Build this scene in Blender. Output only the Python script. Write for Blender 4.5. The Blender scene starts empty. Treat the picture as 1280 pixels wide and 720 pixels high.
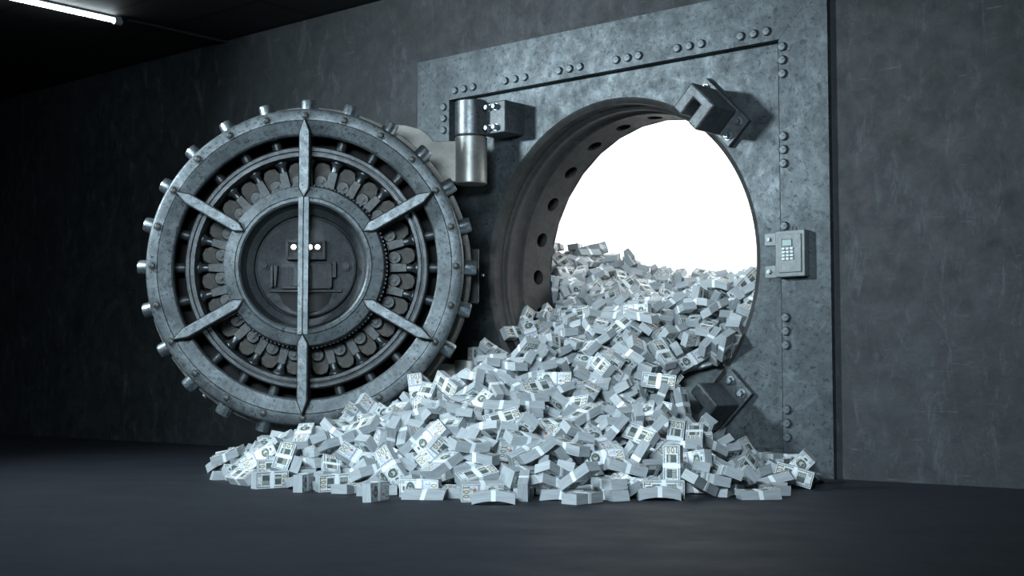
import bpy, bmesh, math, random
from mathutils import Vector, Matrix, Quaternion
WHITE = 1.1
def LIGHTS():
    area('key_light', (-.6, -1.75, 1.14), (.7, 0, .38), .22, 140, (.80, .93, 1), .16, 95)
    area('fill_light', (1.75, -2.75, 1.14), (.5, -.35, .10), 1.1, 215, (.76, .90, 1), .5, 72)
# bundles: x, y, z in 1/5000 of the frame height, quaternion x, y, z in thousandths, shape variant
DATA = [
1815,-1800,861,517,-252,775,0,3686,-3937,235,464,-582,630,3,5687,-2596,254,-424,-562,-428,0,5426,-3535,204,965,-11,263,0,4294,-3942,265,176,140,-710,5,
2494,-4310,76,-532,-466,466,0,4335,-3658,431,590,-797,-86,3,6067,-1246,120,23,-707,-672,0,4849,-4058,84,-360,707,-542,0,4154,-4563,76,400,583,583,2,
5362,-2817,240,27,144,429,0,5043,-2176,473,-847,114,78,4,5060,-4149,43,0,0,-941,6,6380,-2386,43,-908,-418,0,1,2329,-4019,241,-429,-824,-68,4,
5822,-2993,41,0,0,353,6,5530,-3624,43,706,709,0,0,4342,-4197,41,0,0,320,5,3699,-3472,444,538,-180,424,4,4794,-3320,382,-842,-465,-262,3,
3201,-4158,76,423,-567,-567,4,3051,-3783,265,-374,304,-854,0,4561,-3805,173,-789,-560,36,0,4287,-810,951,-748,-139,200,4,4070,-433,1227,-148,-913,-153,2,
5979,-2633,123,698,674,-239,4,4309,-2074,635,-756,-614,-134,2,2631,-2153,915,-684,199,153,0,2690,-3369,527,-932,-87,-113,0,4583,-3227,463,93,145,582,4,
4192,-4097,76,689,159,159,0,5396,-1837,473,-858,472,176,5,1897,-3943,222,69,503,-749,4,4527,-736,717,779,32,-623,4,2163,-3642,435,138,207,-436,0,
5133,-2820,288,395,73,355,4,5433,-3151,125,0,0,-195,2,4901,-3002,403,992,-1,-124,1,2977,-4327,76,336,622,622,0,3863,-527,1285,-431,225,-734,3,
5118,-3480,209,-26,-224,-651,2,5174,-1814,442,-412,-528,-355,3,2024,-4249,78,-952,65,-20,1,5100,-3491,115,654,-722,225,4,3751,-2186,813,-839,-538,37,5,
3807,-1120,1108,-818,290,54,0,5017,-3737,119,670,-228,-397,0,4384,-3600,334,-981,-151,121,1,5780,-2873,76,246,-663,-663,0,2599,-3615,389,-675,719,-42,0,
4655,-3271,331,-411,-439,311,4,4107,-3199,510,125,-266,-955,3,3439,-3466,389,10,-398,549,0,4806,-3522,167,-392,-420,598,1,3124,-3670,326,-309,266,686,4,
823,-3517,204,-182,962,158,1,3596,-133,1653,-118,57,-991,5,3818,-2665,750,342,-940,-4,1,3652,-1943,883,549,-691,-416,2,6029,-1144,174,101,700,-568,5,
5602,-2144,278,-131,-720,681,4,2927,-3971,192,-310,-926,18,5,3611,-2938,694,-939,-302,155,5,3647,-1688,957,490,125,238,4,3131,-3397,477,-802,97,-448,1,
4928,-2624,416,94,278,-53,2,5503,-3209,42,-973,232,0,5,2731,-1071,1291,-127,-277,-155,0,4457,-3101,554,255,890,-349,1,4408,-3710,220,-44,76,-860,1,
3825,-838,1146,-283,195,-933,3,3348,-2272,872,-345,-608,-710,0,1928,-2553,665,-556,304,-729,0,5750,-1546,211,746,-445,-424,2,5315,-2598,295,495,67,-831,0,
5226,-3516,41,0,0,353,1,3923,-2777,602,-756,-464,112,0,4055,-1986,708,858,329,-209,4,3909,856,2025,103,54,24,6,3708,-3296,542,-161,955,248,2,
4838,-2308,504,39,-403,472,4,5966,-2383,138,-316,-944,87,0,1399,252,1522,622,-596,-368,0,3940,-3530,344,143,-597,-497,0,5444,-2973,106,16,-318,923,4,
3803,-1828,836,290,-150,-775,0,6048,-2284,190,-183,46,-380,0,5366,-1557,366,-161,128,581,0,4364,14,1367,-436,718,-182,4,3863,60,1484,-614,712,-181,3,
4191,1015,2061,-390,-547,155,0,5974,-1981,128,278,863,-421,0,2245,-3287,476,82,-957,124,3,5993,-1499,91,-959,-245,-139,5,3413,-4199,42,562,827,0,3,
3413,-3939,173,722,666,173,0,2479,-2338,794,-787,505,332,1,3317,-147,1546,-521,715,460,0,3232,-3326,475,-357,579,-78,2,3849,-716,1225,-145,229,212,1,
4843,-3033,285,-186,311,629,5,4122,485,1747,-6,-257,619,1,3154,-2371,831,-164,260,944,4,3283,-666,1299,388,-128,-250,4,3794,-3519,317,91,420,-751,4,
3038,-1622,1118,-988,146,52,1,4549,-3305,351,-516,649,-482,5,3182,-3868,144,323,-31,-944,0,5335,-2493,152,-370,109,890,5,2833,-676,1364,566,-515,-353,2,
3224,-3088,548,424,-34,-903,3,5353,-840,258,77,-879,-64,4,4013,-1581,850,225,134,838,0,3891,-1377,911,139,-25,222,5,4226,157,1511,-799,580,159,0,
4789,-1869,587,-504,-557,660,0,3755,-3074,621,868,-461,124,5,6017,-2274,42,0,0,756,1,3414,-2033,863,-508,216,203,3,4423,-2286,495,596,-763,-56,4,
4848,-2796,389,267,914,-185,0,4741,-682,470,-219,459,777,4,4341,-3188,478,322,897,-179,0,4050,-643,1090,803,-572,-121,0,3919,432,1642,-591,-776,-143,1,
3431,-2563,714,210,411,-720,0,3803,375,1743,-943,319,-93,5,1538,412,1540,343,426,-268,1,707,2050,2534,-133,-893,-352,2,1367,1457,2132,70,-877,473,4,
3117,-1333,1164,-425,718,111,0,2749,-4114,84,119,-12,-838,0,3622,-1107,974,-352,57,-852,3,2853,-3309,449,648,-81,-256,0,3382,-781,1145,229,147,203,5,
3016,-111,1565,188,25,859,1,5679,-2210,144,394,865,-218,1,4374,-3870,42,0,0,-483,3,5469,-2305,265,110,-892,-232,1,3949,-973,956,-457,287,-810,2,
1182,1245,2112,-430,558,523,0,1442,-149,1310,-912,-207,325,1,2428,170,1713,-840,-304,53,1,5245,-1154,292,-502,811,-237,4,4406,-966,773,563,-72,-642,0,
2462,-3799,209,-998,64,6,5,2491,-3718,427,-101,-131,904,2,4867,-1446,583,245,-859,-63,1,3216,-1165,1117,6,-885,458,0,4000,-1831,729,-887,-154,16,1,
6257,-1941,43,273,962,0,3,2796,666,1951,316,-14,-689,0,3788,-2290,719,-450,891,-46,0,3032,-553,1360,-625,-770,51,0,4541,262,1462,-217,-202,-601,0,
4118,-1173,910,515,828,208,2,3348,781,1835,-378,867,2,2,5665,-1995,240,-103,-576,-758,5,3874,556,1804,20,66,996,3,1518,1216,1957,-607,763,202,2,
2213,-4017,157,328,-627,-627,3,2874,-56,1536,-179,-940,63,3,3611,-11,1545,774,-523,-273,0,753,2532,2681,803,582,95,5,4873,-1748,513,-921,292,232,3,
5206,-309,213,-995,102,21,0,5058,-1999,515,-265,871,122,0,4403,-1529,703,-149,284,-118,5,4561,-2894,428,425,-345,835,2,3404,41,1717,20,696,-718,2,
5061,-2404,262,2,865,-223,0,3592,-3790,268,-182,-244,-869,2,4221,-2411,552,559,-810,-172,4,3144,-3121,628,-418,801,-300,3,3816,651,1912,-434,-520,614,4,
1067,1972,2371,190,125,-550,2,2447,-2684,663,346,-76,-82,5,3230,-1514,981,-32,-122,107,3,3807,-1974,649,918,84,-158,1,2722,-333,1496,315,948,45,3,
1222,2108,2291,207,-27,-971,0,3799,-951,1089,-241,447,818,1,2329,537,1835,-379,-169,-688,3,2915,-2041,983,-210,26,-5,2,3545,-221,1488,285,158,797,4,
4576,-2072,512,-77,-236,-179,0,1334,576,1695,-266,-767,162,3,3283,-1365,1080,61,-146,-342,5,3037,156,1691,87,18,130,5,1876,-657,1172,-300,-164,341,4,
1564,-3913,81,273,216,582,0,3254,-417,1396,192,-218,4,0,3188,511,1846,155,46,236,5,3273,-2131,887,-560,323,206,5,2744,-1684,1100,217,964,-79,1,
2519,-4035,188,530,-236,-235,0,1228,2207,2384,849,486,180,5,2435,1512,2078,-203,-944,3,2,2458,-3642,299,18,4,-734,6,4164,831,1897,-373,-794,457,3,
1977,1754,2144,-638,-541,23,2,3327,-3231,469,752,-556,215,1,2685,114,1669,954,-254,113,0,3051,-1419,1158,-260,-436,842,0,2526,674,1908,-855,-301,-102,0,
4129,-1598,700,-62,112,-952,0,5746,-1402,110,147,969,78,5,4129,-3697,141,145,-80,-979,4,5020,-3166,198,-115,178,837,0,4100,-3358,418,368,-397,-230,2,
4586,-1419,611,293,199,-507,1,804,2480,2566,-189,225,-719,0,978,2796,2634,50,70,-530,0,3206,-2859,646,924,-201,246,0,3774,-4196,41,0,0,393,4,
1155,-140,1276,-155,-690,690,0,4126,754,1785,411,-119,-281,5,4108,123,1412,-522,662,-381,0,5242,-2045,347,-181,110,-975,3,1733,-2535,612,-566,586,-567,5,
849,2184,2507,-172,-469,-861,3,3549,226,1607,-21,-420,-883,4,4554,376,1616,-702,-691,126,0,3616,-3970,132,365,337,770,0,4121,-1232,790,-386,889,-24,1,
3058,-1919,998,-129,-433,-868,4,4358,817,1933,460,834,208,4,902,1869,2367,-604,-597,345,0,3783,-2246,634,-9,-65,-193,3,2943,-779,1251,169,-140,-129,5,
1495,769,1762,-236,440,-334,5,4868,-2853,321,-168,924,-314,2,4580,555,1811,-595,700,354,3,3825,341,1528,-168,-880,-38,0,2430,52,1565,-845,208,-487,5,
2218,-3128,479,-977,-38,207,2,2830,1650,2068,299,-656,314,4,2706,272,1717,160,-477,-266,5,4015,-343,1119,181,-497,834,1,2270,268,1751,-904,-190,61,4,
6076,-1747,41,0,0,336,4,4468,-2802,419,301,-234,576,2,5117,-934,309,297,876,135,0,3922,892,1879,-309,-392,687,0,4588,-1907,577,-920,119,-374,1,
3089,1497,2044,636,753,-27,2,1377,-3910,41,0,0,510,5,1929,1358,2033,-938,-143,-52,4,3153,-2288,921,59,782,496,1,3235,-2474,766,286,-956,-51,2,
2491,1829,2107,-56,-17,-943,4,4180,-1036,745,-723,402,319,0,4018,-3389,425,-365,-400,787,6,3008,-1612,1039,723,-689,-47,0,1429,2408,2299,-903,324,284,1,
597,-3396,100,37,-178,201,6,3681,-2535,659,51,-18,-89,5,2259,-2616,582,372,399,180,4,4190,664,1648,814,-571,68,3,3737,80,1459,684,-582,-391,2,
2573,125,1553,736,-652,184,3,968,2782,2548,-995,51,37,1,4719,-3497,175,-614,541,-404,3,3920,-1236,798,134,-161,-257,0,5713,-2266,42,0,0,-985,1,
3414,297,1700,-933,121,-287,2,3054,-844,1165,53,-152,642,2,2981,-3071,594,-284,108,-875,4,3129,2000,2200,868,265,205,1,679,2680,2744,122,-32,-978,1,
1320,-3609,169,-109,597,-534,2,2966,284,1724,-100,901,-416,1,3533,-3454,237,361,528,598,3,4552,-1064,565,-419,641,431,5,3534,-341,1333,283,229,-65,2,
1325,1928,2123,-564,-589,-14,0,4370,-3391,295,-57,271,105,5,4310,-698,796,-396,-597,-550,0,1407,-3258,348,80,921,-359,1,1831,-3665,319,240,-283,-502,2,
1381,1256,2084,775,-332,-228,5,4076,466,1590,796,-529,-291,0,2749,-2683,665,-478,-776,-389,6,4017,-65,1247,-512,-722,448,4,4802,-3247,181,-199,713,247,0,
5211,-3124,42,0,0,-861,3,4307,-1917,565,-234,953,-165,5,2293,2078,2111,384,816,-204,0,2343,3018,2332,-958,-60,124,0,4411,97,1280,-458,-190,824,4,
3882,-3854,89,583,790,95,0,4158,-3226,293,-416,-316,-459,1,4395,-1613,608,894,326,-285,0,4541,35,1328,-846,195,-474,0,3886,-54,1336,-590,-692,325,4,
3845,-1100,924,927,169,-309,0,1724,-2759,492,96,848,-375,4,4797,-2084,509,-80,-125,347,3,2934,1386,1944,250,291,293,2,4702,-2036,378,-176,-101,917,1,
3630,956,1966,408,44,-303,0,3471,505,1704,100,-6,958,0,3371,-2861,592,-172,-83,853,1,2522,-47,1497,728,660,7,1,292,2838,2813,521,851,62,0,
4094,-2171,579,-503,763,-32,3,3480,-551,1220,-195,278,-935,0,3025,1833,2123,134,-374,-890,1,5690,-725,158,529,-470,-470,0,4806,-3493,41,0,0,892,0,
936,-3381,189,-839,-505,-173,2,5311,-1877,340,-793,-104,133,5,1308,3061,2488,-72,93,-487,4,1650,-1644,724,-301,135,-711,0,2946,-1079,1200,40,925,-379,2,
1574,2496,2290,886,-376,217,4,2989,740,1822,-822,-16,461,5,5806,-995,119,196,-948,50,0,3059,-2727,710,-325,881,-336,6,1220,2845,2560,-410,232,-392,1,
1025,3142,2634,742,-515,-51,4,5038,-1275,460,-449,-84,-874,3,3744,-446,1308,-485,37,-862,0,5333,-2357,240,338,372,254,1,2167,-130,1396,278,-368,424,3,
2302,1019,1955,-289,-394,78,5,1423,2671,2377,265,-898,135,1,3664,-3741,96,51,985,-8,3,5156,-3084,163,-204,-272,752,2,5459,-1232,203,-698,679,-93,2,
2638,-1974,894,886,-142,-211,0,2769,-871,1294,-766,144,-394,0,3731,1074,2053,533,-47,-353,1,471,-2771,214,16,282,-292,0,1423,3207,2350,657,458,-594,1,
4157,-25,1169,514,53,512,0,4347,-1931,489,-17,-182,-680,5,1291,-3115,362,-214,21,250,0,1955,537,1670,-666,-332,527,2,1941,-3595,266,728,-407,65,1,
3942,-1534,749,-124,-254,-883,3,627,2864,2753,371,-663,-639,4,2629,-3526,183,331,646,319,6,1430,740,1538,507,-262,799,2,4077,-650,994,-136,97,-714,2,
5450,-2870,79,-944,84,-28,0,1619,2717,2274,-810,408,-265,3,1638,3066,2305,225,-486,788,4,4652,-2307,404,-71,405,-156,2,1596,-233,1170,-21,471,319,3,
2324,-3398,333,202,-571,783,4,1267,-3366,215,-514,-118,532,4,4176,-741,692,703,-216,-585,0,1925,284,1509,324,-359,-376,0,3566,-2821,638,-916,139,331,3,
3215,354,1759,666,732,-109,0,4095,-794,720,182,688,395,5,1762,1698,2029,214,-593,-80,3,1781,619,1653,-432,366,-708,5,5804,-2058,117,910,59,-86,3,
4060,-3595,189,-196,-579,-624,1,2621,-2032,758,-84,-48,-830,4,1909,460,1578,-18,-226,-969,1,4009,-695,931,-288,-942,80,0,2112,-2831,537,193,744,605,4,
4148,135,1137,902,406,141,1,5506,-2663,83,220,583,732,2,1889,3012,2298,-639,670,225,3,4047,-304,914,-424,-592,40,3,5776,-580,41,0,0,369,2,
2848,-83,1454,252,144,844,0,1111,1756,2210,-215,-606,-755,4,2455,-2898,521,-242,-434,409,2,1950,2643,2229,-752,533,198,1,3126,877,1839,-885,168,147,1,
4366,-1358,638,609,-577,-538,2,4009,245,1449,-736,-623,71,4,5326,-122,159,-143,692,-692,0,3525,-1277,897,272,165,555,1,2651,-1034,1121,560,818,-49,3,
5983,-935,111,188,164,923,4,282,2319,2762,-858,489,115,4,2813,-353,1374,927,140,84,5,4321,414,1516,33,-91,-333,1,4928,-2540,335,622,-723,-266,0,
2874,-958,1219,942,-178,101,4,2396,-2095,853,-874,-457,-146,3,2953,-3690,132,-31,-37,761,2,4332,-1210,652,306,353,209,4,4211,-2767,587,96,-140,-409,0,
1092,1677,2196,184,-744,588,5,95,2535,2794,-162,983,-68,2,1781,-2816,465,-111,845,-451,3,2364,-2286,719,-20,25,248,1,3214,82,1593,888,459,-29,3,
3432,2077,2139,614,-689,-124,0,4741,-842,362,534,129,276,0,2108,2077,2152,-246,372,-800,0,2694,634,1793,-47,-396,-843,2,3426,-3684,253,-873,-250,415,1,
1521,1649,1991,78,872,177,1,629,1868,2477,309,96,-333,0,3176,1095,1842,454,146,-60,3,2576,-2822,491,159,191,684,3,3314,1789,2149,274,-935,-8,0,
3975,1497,2115,919,109,-76,4,2613,-1837,969,-913,245,64,5,725,2885,2622,672,-701,-210,0,1007,1583,2220,54,529,845,0,4942,-2685,196,123,976,31,3,
2362,191,1638,-873,-194,118,2,3690,-527,1211,192,506,124,5,4316,737,1679,399,689,455,5,3193,1297,1983,-180,962,140,5,3898,-3537,167,163,255,650,5,
2670,1884,2217,-843,482,-119,3,3603,-1873,833,142,-873,-268,0,1882,2920,2325,-902,209,22,0,284,2860,2731,68,996,47,4,2685,501,1765,-343,42,514,0,
1065,3192,2510,-795,510,-275,3,2656,1394,1970,149,89,388,2,1554,1855,2133,-296,886,149,2,1367,935,1702,-124,-153,-737,4,1989,-3357,371,-228,369,802,5,
3822,-739,1078,52,341,-282,4,3440,1092,1813,-785,243,521,0,5499,-2409,113,932,-281,218,4,2147,-3869,162,-867,-440,194,0,2950,609,1738,-325,151,-933,3,
3684,1840,2174,-848,-57,-103,0,2553,-570,1381,154,90,-248,0,4103,-462,850,597,464,386,1,3486,696,1749,167,897,284,3,346,-2693,173,943,276,-171,2,
1291,3344,2434,30,-189,532,0,1745,-568,1200,81,-51,349,0,3939,1117,1971,-219,155,-616,0,3777,-3068,489,151,-378,-893,1,4179,-3592,300,-65,97,-634,3,
4607,-3284,149,386,-309,-789,5,4938,-1637,397,704,412,541,0,990,1908,2231,-988,-22,-36,2,2547,-3907,125,-362,-932,2,5,5089,-2771,124,-356,934,0,1,
1551,326,1313,85,-810,335,5,5110,-2249,314,58,-511,848,1,3486,-3931,90,-790,574,-71,4,3647,-2107,713,-367,202,202,5,248,-2584,171,439,554,-439,5,
3060,-1761,900,848,330,175,1,3835,796,1765,133,76,-418,5,1790,1030,1801,-255,-617,205,2,1342,-1516,595,-511,172,-658,0,2870,-564,1210,-36,970,177,3,
3137,-114,1448,-470,857,108,1,3691,-3296,449,-126,960,248,0,1217,2743,2424,-474,879,29,2,1936,-3217,373,884,-317,297,0,1164,1936,2126,392,43,439,5,
1010,2539,2421,294,118,836,2,1952,-3479,324,861,-325,388,3,2716,-3107,432,-505,-12,-235,5,1277,2874,2351,-209,973,72,4,1085,1353,2012,236,-630,-667,0,
2789,-2928,504,492,544,236,3,3003,-2431,702,-606,-726,289,5,4860,-1696,405,-282,-503,503,5,830,3431,2587,-1,-759,610,0,4307,-2202,439,-199,148,-461,3,
2191,-3578,296,27,-53,935,2,4530,738,1874,-559,744,341,3,1601,3253,2317,494,641,-587,0,4154,-947,658,379,-60,87,4,5075,-2488,87,136,100,472,3,
2679,1020,1957,60,-145,945,0,4637,420,1507,263,-467,-424,2,4571,-2423,318,60,288,343,4,1585,2153,2140,-944,110,231,0,4464,-2747,357,-207,901,373,2,
2144,1206,1966,144,978,-150,0,3358,-3346,236,-655,648,277,4,110,-2947,107,-184,25,797,3,4598,-1916,436,36,-234,-156,1,-1034,-1976,89,152,961,-231,5,
2181,-3478,205,-910,-410,47,0,2841,-1226,974,302,156,-939,4,3882,881,1666,448,521,662,4,4157,1134,1860,-832,549,-42,2,5301,-1378,159,-740,576,-15,0,
283,-3090,42,372,928,0,0,1659,30,1231,-513,-726,214,3,2655,-3258,337,540,827,-147,3,3129,-2725,631,-343,-7,471,1,4605,-2596,210,-977,127,149,2,
1573,542,1468,184,583,-790,3,2465,2370,2222,-124,74,-989,5,2334,-1208,1095,165,-111,185,4,3964,-2921,396,160,-209,-667,0,2405,-3595,208,44,7,-996,1,
4101,-3859,42,0,0,-830,2,2272,-1957,658,35,461,-451,0,2509,2171,2127,-204,-963,113,3,4099,-1413,621,-53,-278,697,0,4186,1010,1773,799,596,73,0,
790,1803,2302,186,-355,717,0,4294,592,1581,863,-494,61,1,1404,2222,2150,-948,93,272,0,2011,-2631,441,234,-743,457,2,3240,-3450,249,54,-385,914,2,
2208,2966,2248,-219,-957,-106,0,3362,906,1765,-295,-183,915,5,2231,-2774,503,213,846,420,1,2855,-3627,241,-654,131,-241,1,4752,-1372,573,-216,-845,205,2,
2703,-1139,1068,970,203,50,0,3825,593,1591,-33,-781,564,2,2097,-578,1130,456,-424,-762,0,3709,1800,2039,-175,222,665,1,4732,-3854,41,0,0,417,3,
3612,1004,1786,417,-829,76,3,1339,2518,2279,275,113,701,2,1118,2932,2362,-675,33,353,4,2852,796,1779,-401,256,453,1,3164,-3316,263,-608,670,287,3,
5249,-1120,129,-23,-260,423,1,58,3106,2661,702,635,-276,2,1312,-2881,351,-140,-155,-558,0,3719,-3418,239,834,229,467,4,4555,-3036,205,-869,-151,-30,0,
537,3483,2569,-137,356,747,0,4668,-976,521,943,-234,-186,3,1079,1552,2010,809,2,100,0,2224,1885,2005,-925,-112,-356,0,2333,-2468,610,199,921,-328,6,
3221,-3624,150,43,923,-18,5,3612,2081,2139,485,579,231,3,5329,-266,126,231,-973,-13,3,4286,-693,530,701,-109,108,2,5371,-824,42,-55,-999,0,5,
2419,445,1735,-78,324,-933,4,1651,922,1771,628,-618,-433,5,547,3277,2402,-272,-43,-497,4,1025,2156,2330,244,-8,-818,4,1988,-3154,247,212,-425,-111,4,
3552,415,1589,-105,84,-985,1,3789,-1702,659,-82,201,-683,0,3577,-1526,840,-922,-307,25,2,4530,-3187,74,-912,-320,85,5,5466,-1208,118,72,973,99,1,
1351,1341,1796,357,-721,-269,1,1820,803,1780,-379,884,-168,3,864,1581,1822,-675,621,357,5,2704,-450,1251,-119,656,737,4,4615,-3606,42,-921,390,0,5,
585,3383,2536,-382,-8,-261,1,971,3105,2485,-380,351,-286,1,732,-2820,169,175,472,-301,4,2459,-3959,42,0,0,-676,4,3930,-2636,573,-183,494,-766,1,
5256,-1647,234,-252,223,941,0,819,-3436,42,0,0,899,3,2304,-3577,78,180,245,768,5,2970,-3272,298,-100,75,-823,2,3848,-236,1208,356,-441,778,0,
4488,259,1249,-860,208,-449,4,2135,143,1456,-232,-51,284,5,2054,754,1730,-618,707,-343,2,3615,-1682,835,126,-922,-341,2,5164,-765,166,167,816,-502,0,
2477,-3188,384,630,755,79,1,1975,-1866,719,465,-282,-770,3,2753,2055,2142,104,-174,-734,0,2148,385,1498,-73,1,-964,4,3801,-1309,757,-275,-430,-853,4,
4090,503,1434,-563,742,360,3,5329,-1867,117,-137,-432,761,2,5148,-2481,206,548,-820,-62,1,3423,1557,2078,219,96,-628,3,634,3174,2539,124,183,958,2,
1621,138,1154,-424,138,-869,0,2707,-3776,42,0,0,992,2,4060,-1724,607,-33,5,-231,3,5092,-913,130,120,-13,-990,1,5274,-236,42,0,0,527,2,
2086,1825,2041,-574,-813,89,5,2866,1086,1851,724,-531,-423,2,5149,-1546,390,344,-211,834,5,4974,-765,196,211,-208,-870,4,2084,1023,1876,474,-840,-186,4,
2076,-1981,628,623,706,-306,3,-1040,-1807,80,329,-58,-164,0,2833,-804,1110,-23,-235,678,1,3898,-484,1040,-386,224,-798,5,2308,948,1819,241,-580,-538,5,
2309,-691,1034,516,529,42,1,2565,1146,1869,265,-696,-653,1,2591,-1327,993,-87,-78,89,5,3597,1156,1852,-542,-232,714,4,4618,-1297,532,341,-9,-539,3,
1685,-484,1132,-985,109,29,0,1460,-1669,587,-270,176,928,0,2005,-1489,803,972,100,-172,5,2972,-4026,41,0,0,826,2,879,3076,2401,-270,-6,-775,3,
2212,-74,1326,-211,826,457,3,2958,416,1632,-127,950,-261,4,3968,-140,1015,57,521,-297,5,3913,1261,1835,-255,298,-913,1,4148,-2229,477,382,-138,-603,2,
4309,-3389,199,743,-665,20,2,4295,378,1427,73,-65,-739,5,5108,-2230,165,104,-342,934,5,1227,1716,1991,245,-39,8,2,1657,1818,2021,476,-269,-786,3,
1590,-2908,366,-640,-626,434,1,2310,250,1586,217,-840,-482,0,2817,-1630,997,106,-257,-701,3,2405,-522,1168,335,771,-364,6,4463,533,1524,539,-246,-454,3,
4897,-3202,160,709,-329,-309,0,1434,1383,1946,-193,-956,-204,3,2242,-1796,854,-888,204,-372,3,-930,-2138,42,0,0,999,3,-937,-1607,42,899,-438,0,2,
-1195,-155,76,272,653,653,4,-678,-1675,125,228,145,-812,0,-468,-2570,43,0,0,800,4,-608,-1210,171,24,707,-24,3,4,2248,2753,340,90,-409,0,
-226,2704,2731,71,-117,315,2,-179,-2745,43,0,0,782,0,451,1947,2415,418,-130,527,2,472,-2785,42,-902,432,0,4,655,2001,2378,-456,779,430,1,
1025,-3332,43,0,0,805,4,1032,-3181,125,516,-857,0,0,1555,-219,940,-652,152,-691,5,2457,-3540,98,251,-188,-563,0,2346,-3286,255,-236,-47,-970,3,
2314,-3054,229,210,-47,-194,5,2459,-2627,516,840,-26,381,5,2523,-1971,679,42,-732,-292,4,2730,-105,1383,-833,510,58,0,2744,-3384,247,270,743,527,0,
2877,-3084,327,-321,632,-426,4,2720,-2102,679,-69,-72,-817,3,2955,-1455,926,18,-295,728,2,2834,192,1559,817,115,217,2,3371,-2328,639,698,-266,-409,5,
3464,-2249,672,-860,507,-20,0,3339,-1951,805,-919,152,326,2,3354,-1801,827,189,460,865,4,3484,-1535,945,-18,997,-26,0,3872,-512,898,149,431,-128,3,
3567,767,1744,-276,-316,880,0,3614,867,1686,-817,398,-101,1,4080,-3080,298,182,-731,-658,5,3926,-2802,464,56,-242,-330,2,3881,-2229,560,849,525,36,0,
3855,-1442,661,-272,14,-962,5,4124,-368,687,-686,686,171,4,4100,992,1662,29,140,-975,5,4994,-1337,216,33,190,-748,4,5298,-2094,81,-396,-912,-11,0,
5324,-1602,134,553,757,349,4,5244,-973,42,0,0,-17,3,5545,-1404,118,-92,965,23,0,5839,-1291,42,0,0,857,5,-264,-1199,159,-611,-356,356,3,
330,1884,2508,517,-90,522,5,22,-2467,93,-988,5,111,0,432,-2501,243,350,605,612,4,1068,3283,2374,-870,299,-384,5,1059,-3134,241,243,664,664,3,
1753,2724,2233,576,813,86,0,1346,1221,1691,311,514,320,0,1612,-3703,158,742,-485,-129,0,1605,-3502,194,-198,151,-45,2,1413,-3323,183,-608,379,-695,4,
1531,-3002,297,-772,526,-334,0,1659,-3203,270,788,424,95,4,1821,193,1341,144,-289,-319,0,1698,465,1377,216,-132,-917,1,1583,-1165,803,394,-281,-174,2,
1925,-1098,879,12,194,340,4,1885,-2155,570,-257,360,-554,3,1754,-949,886,287,-287,-909,5,2265,-1170,1009,-323,925,147,0,1976,-748,1006,209,-760,511,3,
2948,-3112,493,-253,-892,240,0,2826,-2543,589,-839,-353,-247,2,2615,-610,1229,168,4,-978,4,2237,1393,1965,-590,-223,-71,1,2524,-339,1378,165,-39,444,4,
3337,1999,2083,-111,216,302,4,3333,2561,2188,-548,680,480,3,4258,1191,2038,82,-307,298,0,4134,1391,2032,-783,263,-526,2,4477,-3681,125,-370,929,0,1,
4666,-1714,430,111,197,-491,3,4777,-1034,377,18,125,213,5,4979,-1405,372,-858,485,117,1,4906,-1107,238,-250,591,754,2,5083,-451,127,-317,-933,109,1,
5251,-2148,250,32,346,937,3,5473,-1661,180,473,-829,-186,0,5696,-2654,42,-937,350,0,2,5682,-1807,125,-2,3,-997,3,456,1720,2371,129,-100,384,0,
571,-2560,235,689,-332,-391,0,888,-2221,289,167,617,425,1,740,-2601,249,716,-383,-284,5,1200,-2434,340,755,406,505,2,1604,1463,1929,185,747,633,3,
1169,-1994,513,-35,-244,594,5,1724,-782,878,-212,546,-68,4,1597,-1786,549,214,43,211,1,1912,-1754,664,292,28,245,5,1858,-311,1154,24,-28,960,0,
2342,1705,2038,28,175,371,2,1941,3613,2307,879,-286,295,5,1726,-1455,773,494,-70,-425,4,2612,1718,1976,357,-331,-553,1,1396,-946,744,412,171,342,4,
2197,-652,1105,-798,-336,-435,0,3068,613,1783,389,131,500,5,3074,1748,2047,-976,-94,-195,4,3026,2611,2101,278,-236,727,3,3182,2796,2215,-305,-112,925,0,
3882,1487,1995,914,-363,-181,5,4605,-800,432,-117,-172,-146,5,4840,-1177,480,150,-780,607,0,2168,-4008,41,0,0,369,0
]
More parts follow.
